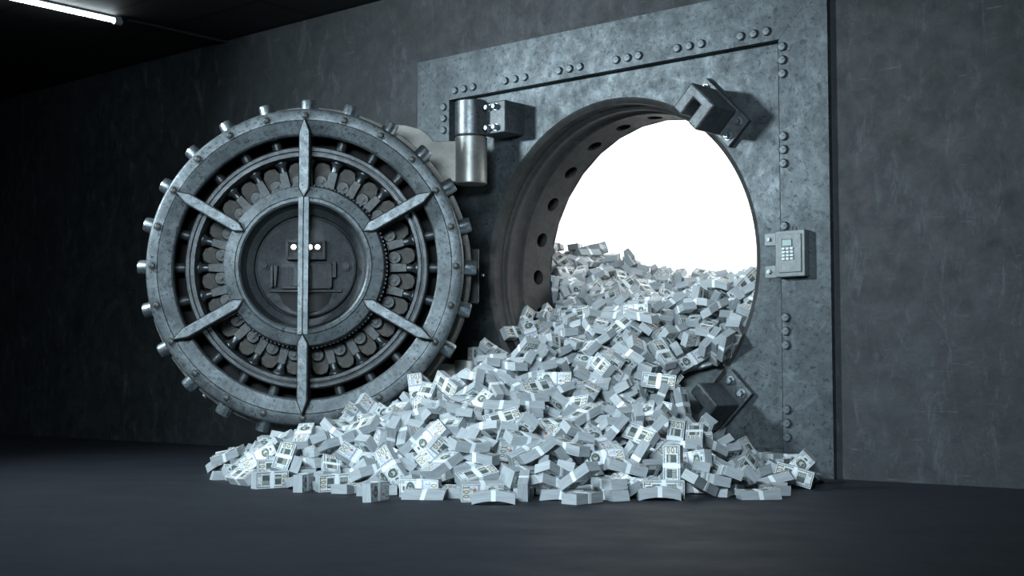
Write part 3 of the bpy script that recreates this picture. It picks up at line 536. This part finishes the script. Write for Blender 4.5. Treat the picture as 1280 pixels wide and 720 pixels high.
# keypad
kp = empty('keypad_lock', (1.0765, 0, .446)); tag(kp, 'grey metal keypad lock with small display on the right of the frame', 'keypad')
kx, kz = 1.0765, .446
MB().box(1.043-kx, 1.110-kx, -.018, 0, .399-kz, .493-kz).build('housing', M['keypad'], kp, bevel=.0022)
MB().box(1.052-kx, 1.103-kx, -.0205, -.017, .408-kz, .485-kz).build('front_plate', M['keypad'], kp, bevel=.001)
for z0, z1 in ((.465, .4905), (.3995, .4245)):
    t = MB().box(1.013-kx, 1.044-kx, -.008, 0, z0-kz, z1-kz).build('mounting_tab', M['keypad'], kp, bevel=.001)
    MB().cyl((1.0235-kx, -.008, (z0+z1)/2-kz), (1.0235-kx, -.012, (z0+z1)/2-kz), .0042, 6).build('screw', M['bolt'], kp)
MB().box(1.0615-kx, 1.0820-kx, -.0215, -.0200, .4615-kz, .4735-kz).build('display', M['lcd'], kp)
MB().box(1.0595-kx, 1.0840-kx, -.0210, -.0200, .4600-kz, .4750-kz).build('display_bezel', M['dark'], kp)
for i in range(3):
    for j in range(4):
        x, z = 1.0645+i*.0092, .4555-j*.0068
        MB().box(x-.0033-kx, x+.0033-kx, -.0235, -.020, z-.0023-kz, z+.0023-kz).build('key', M['key'], kp, bevel=.0006)
MB().cyl((1.0765-kx, -.006, .493-kz), (1.0765-kx, -.006, .5025-kz), .0012, 8).build('antenna', M['dark'], kp)

# ---------------------------------------------------------------- the open round door
dr = empty('vault_door', (.07819, -.43293, CV), YAW)
tag(dr, 'open round steel vault door showing its spoked locking side', 'door', kind='thing')
P = .001803                       # one unit of the drawing below
def L(prof): return [(r*P, y*P) for r, y in prof]
MB().lathe(L([(199, 3), (197.5, 1), (195, 0), (185, 0), (184.2, .8), (183.5, 0), (168, 5), (166, 7), (166, 17), (199, 17)]), n=144, closed=True).build('outer_ring', M['door'], dr, sharp=25)
MB().lathe(L([(197, 17), (197, 30), (194, 30), (194, 110), (40, 118), (40, 100), (180, 60), (180, 17)]), n=120, closed=True).build('body', M['dark'], dr, sharp=30)
MB().lathe(L([(.01, 56), (182, 56), (182, 62), (.01, 62)]), n=96).build('back_plate', M['hole'], dr)
# rim blocks, bolts, rivets, linkage: one of each, then copies turned about the axis
rb = MB().lathe(L([(194, 33), (207, 33), (207, 95), (194, 95)]), n=6, closed=True, a0=math.radians(90+2.6), a1=math.radians(90+12.4)).build('rim_block', M['rim'], dr, bevel=.001)
lb = MB().cyl((0, 26*P, 186*P), (0, 26*P, 214*P), [(0, 9.4*P), (.92, 9.6*P), (1, 8.4*P)], 24).build('locking_bolt', M['bolt'], dr)
sh = MB().cyl((0, 32*P, 150*P), (0, 32*P, 188*P), [(0, 6.5*P), (1, 6.5*P)], 20).build('bolt_shaft', M['dark2'], lb)
rvq = MB().cyl((0, .5*P, 190*P), (0, -1.4*P, 190*P), 5.6*P, 20); rvq.cyl((0, -1.4*P, 190*P), (0, -4*P, 190*P), [(0, 4.4*P), (.7, 4.2*P), (1, 2.8*P)], 6)
rvq = rvq.build('ring_rivet', M['lug'], dr)
# link arm: flat bar, neck, flared foot
la = MB()
la.prism([(-6*P, 104*P), (6*P, 104*P), (5*P, 126*P), (-5*P, 126*P)], 26*P, 36*P)
la = la.build('link_arm', M['lug'], dr, bevel=.0012)
pf = MB().cyl((0, 32*P, 124*P), (0, 32*P, 141*P), [(0, 5*P), (.35, 4.4*P), (.6, 5.2*P), (.8, 8.2*P), (.86, 8.2*P), (.87, 6.6*P), (.93, 6.6*P), (.94, 9*P), (1, 9*P)], 24).build('flared_foot', M['foot'], la)
a8 = math.radians(8.2); dx, dz = 111*math.sin(a8)*P, 111*math.cos(a8)*P
ds = MB().cyl((dx, 36*P, dz), (dx, 28*P, dz), [(0, 8.4*P), (.9, 8.4*P), (1, 7.4*P)], 28); ds.cyl((dx, 28*P, dz), (dx, 25*P, dz), [(0, 4.2*P), (.3, 4.2*P), (.31, 2.8*P), (1, 2.8*P)], 12)
ds = ds.build('pivot_washer', M['lug'], dr)
am = math.radians(7.6)
def pol(r, a): return (r*P*math.sin(math.radians(a)), r*P*math.cos(math.radians(a)))
pt = MB().prism([pol(103, 2.8), pol(103, 12.4), pol(118, 12.7), pol(128, 12.4), pol(135, 10.8), pol(137, 7.6), pol(135, 4.4), pol(128, 2.8), pol(118, 2.5)], 36*P, 46*P).build('petal_plate', M['plate'], dr, bevel=.0015)
for k in range(24):
    if k == 0: continue
    th = 2*PI*k/24
    for src in (rb, rvq, ds, pt): copy_child(src, dr, rot=(0, th, 0))
    a = copy_child(lb, dr, rot=(0, th, 0)); copy_child(sh, a)
    a = copy_child(la, dr, rot=(0, th, 0)); copy_child(pf, a)
MB().lathe(L([(154, 18), (152, 16), (148, 16), (147, 18), (146, 18), (145, 14), (141, 14), (140, 16), (139, 50), (154, 50)]), n=120, closed=True).build('middle_ring', M['dark2'], dr, sharp=25)
MB().lathe(L([(102, 6), (100, -4), (99, -5), (86, -8), (85.4, -7), (84.6, -8.4), (81, -9), (78.8, -7), (78.2, -3), (78, 40), (101, 40)]), n=120, closed=True).build('hub_ring', M['door'], dr, sharp=25)
gt = MB()
for k in range(120):
    a = 3*k; gt.prism([pol(100, a-.7), pol(103.6, a-.5), pol(103.6, a+.5), pol(100, a+.7)], 6*P, 14*P)
gt.build('gear_ring', M['dark'], dr)
MB().lathe(L([(78.5, 2), (74, 10), (66, 15), (65, 20), (64, 20), (63, 14), (61, 13), (.01, 13), (.01, 27), (78.5, 27)]), n=96).build('hub_dish', M['rough'], dr, sharp=25)
# tri-level bar across the hub
cb = MB()
for x0, x1 in ((-6.6, -.5), (.5, 6.6)):
    cb.prism([(x0*P, -86*P), (x1*P, -86*P), (x1*P, 86*P), (x0*P, 86*P)], -11*P, 0)
cb.prism([(-5*P, -86*P), (5*P, -86*P), (5*P, 86*P), (-5*P, 86*P)], -8*P, 2*P)
cb.build('centre_bar', M['spoke'], dr, bevel=.001)
def spoke_poly(w): return [(0, 184*P), (w*P, 168*P), (w*P, 97*P), (0, 86*P), (-w*P, 97*P), (-w*P, 168*P)]
sp = MB().prism(spoke_poly(5.9), -11*P, 8*P).build('spoke', M['spoke'], dr, bevel=.0014)
so = MB().prism([(0, 186.5*P), (7.0*P, 168*P), (7.0*P, 96*P), (0, 84*P), (-7.0*P, 96*P), (-7.0*P, 168*P)], -9.6*P, 7*P).build('spoke_gasket', M['seam'], sp)
for k in range(1, 6):
    a = copy_child(sp, dr, rot=(0, 2*PI*k/6, 0)); copy_child(so, a)
# lock case in the hub
lc = MB()
lc.box(-24*P, 25*P, 6*P, 14*P, 9*P, 33*P)
lc = lc.build('lamp_window', M['mech'], dr, bevel=.001)
MB().box(-20*P, 21*P, 5.2*P, 6.2*P, 18*P, 30*P).build('window_recess', M['hole'], lc)
f_ = MB()
for b_ in ((-24, 25, 30, 33), (-24, 25, 9, 12), (-24, -21, 9, 33), (22, 25, 9, 33)): f_.box(b_[0]*P, b_[1]*P, 3.4*P, 6.5*P, b_[2]*P, b_[3]*P)
f_.build('window_frame', M['mech'], lc, bevel=.0006)
for x in (-14.5, -5, 6, 15.5):
    MB().cyl((x*P, 5.4*P, 24.3*P), (x*P, 3.6*P, 24.3*P), [(0, 3.1*P), (.7, 3.1*P), (1, 2.2*P)], 16).build('lamp', M['lamp'], lc)
# mechanism under the lamp window
mc = MB().box(-30*P, 33*P, 7*P, 14*P, -28*P, 4*P); mc = mc.build('bolt_work_case', M['mech'], dr, bevel=.001)
MB().box(-14*P, 8*P, 4*P, 8*P, -25*P, 1*P).build('cover_plate', M['mech'], mc, bevel=.0008)
MB().prism([(26*P, 2*P), (34*P, 2*P), (34*P, -27*P), (31*P, -27*P)], 2.5*P, 9*P).build('wedge_plate', M['mech'], mc, bevel=.0006)
MB().box(34*P, 39*P, 5*P, 9*P, -14*P, 6*P).build('side_lug', M['mech'], mc, bevel=.0006)
gr = MB()
for i in range(5):
    for j in range(7): gr.box((-28+i*2.7)*P, (-26.4+i*2.7)*P, 5.6*P, 7.2*P, (-24+j*3.6)*P, (-22+j*3.6)*P)
gr.build('grille', M['mech'], mc)
MB().box(-43*P, -40*P, 3*P, 12*P, -26*P, 1*P).build('lever', M['mech'], dr, bevel=.0006)
MB().prism([(-39*P, 0), (-34*P, 1*P), (-36*P, -25*P), (-38*P, -25*P)], 3*P, 12*P).build('lever', M['mech'], dr, bevel=.0006)
MB().box(-46*P, 46*P, 9*P, 14*P, -32*P, -29*P).build('ledge', M['mech'], dr, bevel=.0006)
MB().prism([(-34*P, -33*P), (34*P, -33*P), (28*P, -47*P), (16*P, -55*P), (0, -58*P), (-16*P, -55*P), (-28*P, -47*P)], 12*P, 14*P).build('lower_recess', M['hole'], dr)
for x, z in ((-51, 1.5), (52, .5)):
    q = MB().cyl((x*P, 13.5*P, z*P), (x*P, 10*P, z*P), 6*P, 18); q.cyl((x*P, 10*P, z*P), (x*P, 6*P, z*P), 4*P, 6); q.build('hub_bolt', M['mech'], dr)
# crane arms and barrels behind the door
K2 = .370; KY = .171
def arm(poly):
    o = MB().prism(poly, KY-.012, KY+.022).build('hinge_arm', M['arm'], dr, bevel=.002); return o
arm([(-.10, .352), (.17, .352), (.215, .350), (.25, .340), (.270, .325), (.281, .312), (.352, .312), (.352, .214), (.25, .214), (-.10, .214)])
arm([(-.10, -.352), (.25, -.352), (.352, -.308), (.352, -.219), (.25, -.219), (-.10, -.219)])
for z0, z1 in ((.209, .3225), (-.3225, -.2095)):
    MB().cyl((K2, KY, z0), (K2, KY, z1), [(0, HR-.003), (.02, HR), (.98, HR), (1, HR-.003)], 48).build('hinge_barrel', M['barrel_pale'], dr)
MB().lathe(L([(.01, 110), (190, 110), (188, 118), (.01, 118)]), n=96).build('outer_plate', M['dark'], dr)
MB().box(.25, .388, .12, .165, -.078, .050).build('latch_case', M['shade'], dr, bevel=.0015)
MB().box(.3885, .3905, .12, .126, -.075, .050).build('latch_bar', M['lug'], dr)
MB().cyl((.3975, .12, -.012), (.4015, .118, -.012), .003, 12).build('latch_stud', M['bolt'], dr)
MB().cyl((-.2385, .12, -.285), (-.2475, .12, -.2955), .0065, 16).build('grease_fitting', M['arm'], dr)

# ---------------------------------------------------------------- ceiling lamp, conduit
lt = empty('tube_lamp', (-.818, -.62, CEIL)); tag(lt, 'glowing white tube lamp on the dark ceiling at the upper left', 'lamp')
MB().cyl((0, -.55, -.014), (0, .255, -.014), .005, 16).build('tube', M['tube'], lt)
for y in (-.565, .255): MB().cyl((0, y, -.014), (0, y+.022, -.014), .0095, 16).build('end_cap', M['fitting'], lt)
MB().box(-.006, .006, -.56, .275, -.006, 0).build('mounting_rail', M['fitting'], lt)
cd = MB().box(-.004, .004, 0, .34, -.006, 0).build('ceiling_conduit', M['black'], None, loc=(-.818, -.34+.02, CEIL)); tag(cd, 'thin dark conduit running from the tube lamp to the wall', 'conduit')
# ---------------------------------------------------------------- banknote bundles
BL, BWD, BT = .068, .030, .0165
def glyph0(cx, cy, w, h, t, n=14):        # ring as quads
    q = []
    for i in range(n):
        a, b = 2*PI*i/n, 2*PI*(i+1)/n
        q.append([(cx+w/2*math.cos(a), cy+h/2*math.sin(a)), (cx+w/2*math.cos(b), cy+h/2*math.sin(b)),
                  (cx+(w/2-t)*math.cos(b), cy+(h/2-t)*math.sin(b)), (cx+(w/2-t)*math.cos(a), cy+(h/2-t)*math.sin(a))])
    return q
def rect(x0, x1, y0, y1): return [[(x0, y0), (x1, y0), (x1, y1), (x0, y1)]]
def disc(cx, cy, rx, ry, n=14): return [[(cx+rx*math.cos(2*PI*i/n), cy+ry*math.sin(2*PI*i/n)) for i in range(n)]]
def hundred(cx, cy, h, rot):              # "100" centred on cx, cy
    w = h*.62; q = rect(-w*1.45-h*.09, -w*1.45+h*.09, -h/2, h/2) + rect(-w*1.45-h*.22, -w*1.45, h*.28, h*.42)
    q += glyph0(-w*.35, 0, w*.9, h, h*.15) + glyph0(w*.8, 0, w*.9, h, h*.15)
    c, s = math.cos(rot), math.sin(rot)
    return [[(cx+c*x-s*y, cy+s*x+c*y) for x, y in f] for f in q]
def frame4(x0, x1, y0, y1, t): return rect(x0, x1, y0, y0+t)+rect(x0, x1, y1-t, y1)+rect(x0, x0+t, y0+t, y1-t)+rect(x1-t, x1, y0+t, y1-t)
# drawings in thousandths of the frame height: (material slot, level, faces)
FRONT = [(2, 1, frame4(-32.4, 32.4, -13.4, 13.4, .55)), (2, 1, disc(-14.5, 0, 7.6, 10.8)), (3, 2, disc(-14.8, 1.2, 4.0, 5.6)), (2, 3, disc(-14.6, 3.4, 3.4, 2.6)), (3, 2, rect(-19, -10.4, -9.6, -7.4)),
         (4, 1, hundred(26.6, 0, 10.2, PI/2)), (5, 1, rect(6.0, 8.0, -12.6, 12.6)), (2, 1, hundred(-28.3, 9.6, 4.6, 0)), (2, 1, hundred(-28.3, -9.6, 4.6, 0)),
         (6, 1, disc(13.4, -5.2, 2.9, 2.9)), (5, 1, rect(11, 21, 6.6, 7.7)+rect(11, 21, 3.8, 4.6)+rect(11.8, 20, 1.2, 1.9)), (2, 1, rect(17, 22, -7.6, -6.4)+rect(17, 22, -4.6, -3.9)+rect(-28, -24.6, -3.6, 3.6))]
BACK = [(2, 1, frame4(-32.4, 32.4, -13.4, 13.4, 1.3)), (2, 1, rect(-20.5, -5.6, -8.8, 8.4)), (3, 2, rect(-19.3, -6, -7.4, -1.2)), (2, 3, rect(-17.5, -16.3, -7.2, -1.2)+rect(-14.5, -13.3, -7.2, -1.2)+rect(-11.5, -10.3, -7.2, -1.2)+rect(-8.5, -7.3, -7.2, -1.2)),
        (2, 1, rect(5.6, 18.5, -8.8, 8.4)), (3, 2, rect(6, 17.4, 1.4, 5.6)), (4, 1, hundred(26, 0, 10.2, PI/2)), (2, 1, hundred(-27, 8.6, 5, 0)), (2, 1, hundred(-27, -8.6, 5, 0)), (5, 1, rect(-18, -7, 9.8, 10.9))]
def note_block(bend, twist, skew, dens):
    vs, fs, ms, uv = [], [], [], []
    def deform(x, y, z):                  # thousandths -> frame heights, bent along the length
        t = x/34.0; pinch = 1-.07*math.exp(-(x/6.0)**2)
        z = z*pinch + bend*(1-t*t); a = twist*t
        y2 = y*math.cos(a)-z*math.sin(a); z2 = y*math.sin(a)+z*math.cos(a)
        return (x+skew*z*.2)/1000, y2/1000, z2/1000
    X = [-34+68*i/10 for i in range(11)]; Y0, Z0 = 15.0, 8.25
    def face(pts, m, uvs):
        b = len(vs); vs.extend(deform(*p) for p in pts); fs.append(tuple(range(b, b+len(pts)))); ms.append(m); uv.extend(uvs)
    grid = {}
    def gv(p):
        if p not in grid: grid[p] = len(vs); vs.append(deform(*p))
        return grid[p]
    def gface(ps, m, us): fs.append(tuple(gv(p) for p in ps)); ms.append(m); uv.extend(us)
    for i in range(10):
        a, b = X[i], X[i+1]; u0, u1 = a/68+.5, b/68+.5
        gface([(a, -Y0, Z0), (b, -Y0, Z0), (b, Y0, Z0), (a, Y0, Z0)], 1, [(u0, 0), (u1, 0), (u1, .44), (u0, .44)])
        gface([(a, Y0, -Z0), (b, Y0, -Z0), (b, -Y0, -Z0), (a, -Y0, -Z0)], 1, [(u0, 1), (u1, 1), (u1, .56), (u0, .56)])
        gface([(a, -Y0, -Z0), (b, -Y0, -Z0), (b, -Y0, Z0), (a, -Y0, Z0)], 0, [(u0, 0), (u1, 0), (u1, .24), (u0, .24)])
        gface([(b, Y0, -Z0), (a, Y0, -Z0), (a, Y0, Z0), (b, Y0, Z0)], 0, [(u1, 0), (u0, 0), (u0, .24), (u1, .24)])
    for x, sg in ((-34, 1), (34, -1)):
        gface([(x, sg*Y0, -Z0), (x, -sg*Y0, -Z0), (x, -sg*Y0, Z0), (x, sg*Y0, Z0)], 0, [(0, 0), (.44, 0), (.44, .24), (0, .24)])
    for art, top in ((FRONT, 1), (BACK, -1)):
        for m, lev, polys in art:
            for pl in polys:
                pl = [(x, y) for x, y in pl]
                if top < 0: pl = [(x, -y) for x, y in pl]
                xs = [p[0] for p in pl]
                cuts = [c for c in X if min(xs)+.5 < c < max(xs)-.5] if len(pl) == 4 and max(xs)-min(xs) > 9 else []
                if cuts:
                    e = sorted([min(xs)]+cuts+[max(xs)]); ys = [p[1] for p in pl]; y0, y1 = min(ys), max(ys)
                    parts = [[(p, y0), (q, y0), (q, y1), (p, y1)] for p, q in zip(e, e[1:])]
                else:
                    parts = [pl]
                    if top < 0: parts = [pl[::-1]]
                for q in parts:
                    if top < 0: q = q if not cuts else q[::-1]
                    if top < 0 and cuts: pass
                    z = top*(Z0+.10+.06*lev)
                    face([(x, y, z) for x, y in q], m, [(x/68+.5, y/68+.5) for x, y in q])
    return vs, fs, ms, uv
def band_mesh(bend, twist, skew):
    # paper band round the middle, built with the same bend
    def deform(x, y, z):
        t = x/34.0; z = z*.94+bend*(1-t*t); a = twist*t
        return ((x+skew*z*.2)/1000, (y*math.cos(a)-z*math.sin(a))/1000, (y*math.sin(a)+z*math.cos(a))/1000)
    vs, fs = [], []
    for x in (-3.7, 3.7):
        for y, z in ((-15.5, -8.9), (15.5, -8.9), (15.5, 8.9), (-15.5, 8.9)): vs.append(deform(x, y, z))
    for i in range(4):
        j = (i+1) % 4; fs.append((i, j, 4+j, 4+i))
    fs += [(3, 2, 1, 0), (4, 5, 6, 7)]
    return vs, fs
VARS = [(0, 0, 0, 0), (2.2, 0, 1.0, 0), (-1.2, .05, -.8, 0), (3.6, .0, .5, 0), (.6, -.09, 0, 0), (0, .03, 1.6, 0), (5.5, 0, 0, 0)]
BMATS = [M['side'], M['face'], M['ink'], M['ink_light'], M['gold'], M['blue'], M['seal']]
def to_mesh(name, vs, fs, ms=None, uv=None, mats=()):
    me = bpy.data.meshes.new(name); me.from_pydata([(x*S, y*S, z*S) for x, y, z in vs], [], fs)
    for m in mats: me.materials.append(m)
    if ms: me.polygons.foreach_set('material_index', ms)
    if uv:
        l = me.uv_layers.new(name='UVMap'); l.data.foreach_set('uv', [c for p in uv for c in p])
    me.update(); return me
blocks = [note_block(*v) for v in VARS]; bands = [band_mesh(*v[:3]) for v in VARS]
block_me = [to_mesh('banknote_bundle', *b[:2], b[2], b[3], BMATS) for b in blocks]
band_me = [to_mesh('paper_band', *b, mats=[M['band']]) for b in bands]
BUNDLES = []
for i in range(0, len(DATA), 7):
    x, y, z, qx, qy, qz, v = DATA[i:i+7]
    q = [c/1000 for c in (qx, qy, qz)]; w = math.sqrt(max(0, 1-sum(c*c for c in q)))
    qq = Quaternion((w, *q)); qq.normalize()
    BUNDLES.append((Vector((x, y, z))/5000, qq, v))
N_SINGLE = 300
def cam_px(p):
    R = Matrix.Rotation(YAW, 3, 'Z') @ Matrix.Rotation(math.radians(93.7082), 3, 'X')
    q = R.transposed() @ (p*S-Vector((7.40856, -7.33314, .59671))); k = 1719.05/-q.z
    return 640+q.x*k, 360-q.y*k
def place_bundle(loc, q, v, label, group):
    o = bpy.data.objects.new('banknote_bundle', block_me[v % len(VARS)]); C.objects.link(o)
    o.rotation_mode = 'QUATERNION'; o.rotation_quaternion = q; o.location = loc*S
    tag(o, label, 'money bundle', group)
    b = bpy.data.objects.new('paper_band', band_me[v % len(VARS)]); C.objects.link(b); b.parent = o
    return o
# where each bundle lies, and which face it turns to the viewer
def zone(p, px, py):
    if p.y > .24: return ('on the far crest inside the vault', 'bundles on the crest inside the vault')
    if p.y > 0: return ('in the throat of the round opening', 'bundles in the throat of the opening')
    if p.z < .02: 
        if px < 480: return ('on the floor at the heap\'s left foot', 'bundles on the floor at the left foot')
        if px < 760: return ('on the floor at the heap\'s middle foot', 'bundles on the floor at the middle foot')
        return ('on the floor at the heap\'s right foot', 'bundles on the floor at the right foot')
    if px < 430: return ('on the left tail under the door', 'bundles on the left tail of the heap')
    if px < 580: return ('on the slope beside the door rim', 'bundles on the slope beside the door rim')
    if px > 840: return ('on the low slope under the claw', 'bundles on the low slope under the claw')
    if py < 500: return ('on the upper slope below the opening', 'bundles on the upper slope')
    return ('on the broad lower slope before the opening', 'bundles on the broad lower slope')
def facing(p, q):
    R = q.to_matrix(); v = (Vector((7.40856, -7.33314, .59671))/S-p).normalized()
    n = [R.col[i].dot(v) for i in range(3)]
    k = max(range(3), key=lambda i: abs(n[i]))
    if k == 2: return ('portrait side up', 'portrait up') if n[2] > 0 else ('building side up', 'building up')
    if k == 1: return ('long edge facing forward', 'long edge')
    return ('end facing forward', 'end on')
single = BUNDLES[:N_SINGLE]; px_ = [cam_px(p) for p, q, v in single]
special = {}
def pick(text, key):
    for i in sorted(range(len(single)), key=key):
        if i not in special: special[i] = text; return
pick('banded bundle standing on end at the heap edge against the door rim', lambda i: math.dist(px_[i], (520, 487)))
pick('white banded note bundle farthest right on the floor, beside the frame foot', lambda i: -px_[i][0])
pick('white banded note bundle farthest left at the tip of the heap', lambda i: px_[i][0])
pick('white banded note bundle lying nearest the viewer at the very front of the heap', lambda i: -px_[i][1])
pick('highest white banded note bundle, on top of the crest inside the vault', lambda i: px_[i][1])
pick('white banded note bundle on the slope closest below the lower claw', lambda i: math.dist(px_[i], (880, 535)))
pick('white banded note bundle resting closest to the bottom of the round door', lambda i: math.dist(px_[i], (390, 545)))
for i, (p, q, v) in enumerate(single):
    if i in special: place_bundle(p, q, v, special[i], None); continue
    (zt, zg), (ft, fg) = zone(p, *px_[i]), facing(p, q)
    place_bundle(p, q, v, 'white banded banknote bundle %s, %s' % (zt, ft), '%s, %s' % (zg, fg))
vs, fs, ms, uv = [], [], [], []
for p, q, v in BUNDLES[N_SINGLE:]:
    bv, bf, bm_, buv = blocks[v]; b = len(vs); R = q.to_matrix()
    vs.extend(tuple(p + R @ Vector(c)) for c in bv); fs.extend(tuple(b+i for i in f) for f in bf); ms.extend(bm_); uv.extend(buv)
    bv, bf = bands[v]; b = len(vs)
    vs.extend(tuple(p + R @ Vector(c)) for c in bv); fs.extend(tuple(b+i for i in f) for f in bf); ms.extend([7]*len(bf)); uv.extend([(0, 0)]*4*len(bf))
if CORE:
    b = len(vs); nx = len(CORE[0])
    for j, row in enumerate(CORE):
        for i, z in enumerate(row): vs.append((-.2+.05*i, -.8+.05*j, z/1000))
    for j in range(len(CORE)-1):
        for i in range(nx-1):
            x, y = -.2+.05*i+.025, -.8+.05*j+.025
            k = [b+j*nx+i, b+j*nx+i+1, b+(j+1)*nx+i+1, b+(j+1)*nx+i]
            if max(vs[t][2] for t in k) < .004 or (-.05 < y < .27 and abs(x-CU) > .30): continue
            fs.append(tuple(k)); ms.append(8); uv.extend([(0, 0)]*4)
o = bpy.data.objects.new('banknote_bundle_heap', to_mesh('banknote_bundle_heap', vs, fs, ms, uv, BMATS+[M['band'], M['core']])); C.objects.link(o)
tag(o, 'remaining white banded banknote bundles filling the big heap that pours from the vault', 'money heap', None, 'stuff')

# ---------------------------------------------------------------- lights
def area(name, loc, target, size, power, col=(1, 1, 1), sy=None, spread=180):
    l = bpy.data.lights.new(name, 'AREA'); l.energy = power; l.color = col; l.shape = 'RECTANGLE'; l.size = size*S; l.size_y = (sy or size)*S; l.spread = math.radians(spread)
    o = bpy.data.objects.new(name, l); C.objects.link(o); o.location = Vector(loc)*S
    o.rotation_euler = (Vector(target)*S-Vector(loc)*S).to_track_quat('-Z', 'Y').to_euler(); return o
LIGHTS()
wd = bpy.data.worlds.new('World'); bpy.context.scene.world = wd; wd.use_nodes = True
wd.node_tree.nodes['Background'].inputs[0].default_value = (.5, .6, .7, 1); wd.node_tree.nodes['Background'].inputs[1].default_value = .02
cam = bpy.data.cameras.new('camera'); cam.lens = 48.348; cam.sensor_width = 36; cam.clip_end = 200
co = bpy.data.objects.new('camera', cam); C.objects.link(co)
co.location = (7.40856, -7.33314, .59671); co.rotation_euler = (math.radians(93.7082), 0, YAW)
bpy.context.scene.camera = co
sc = bpy.context.scene
sc.view_settings.view_transform = 'Standard'; sc.view_settings.look = 'None'; sc.view_settings.exposure = 0; sc.view_settings.gamma = 1
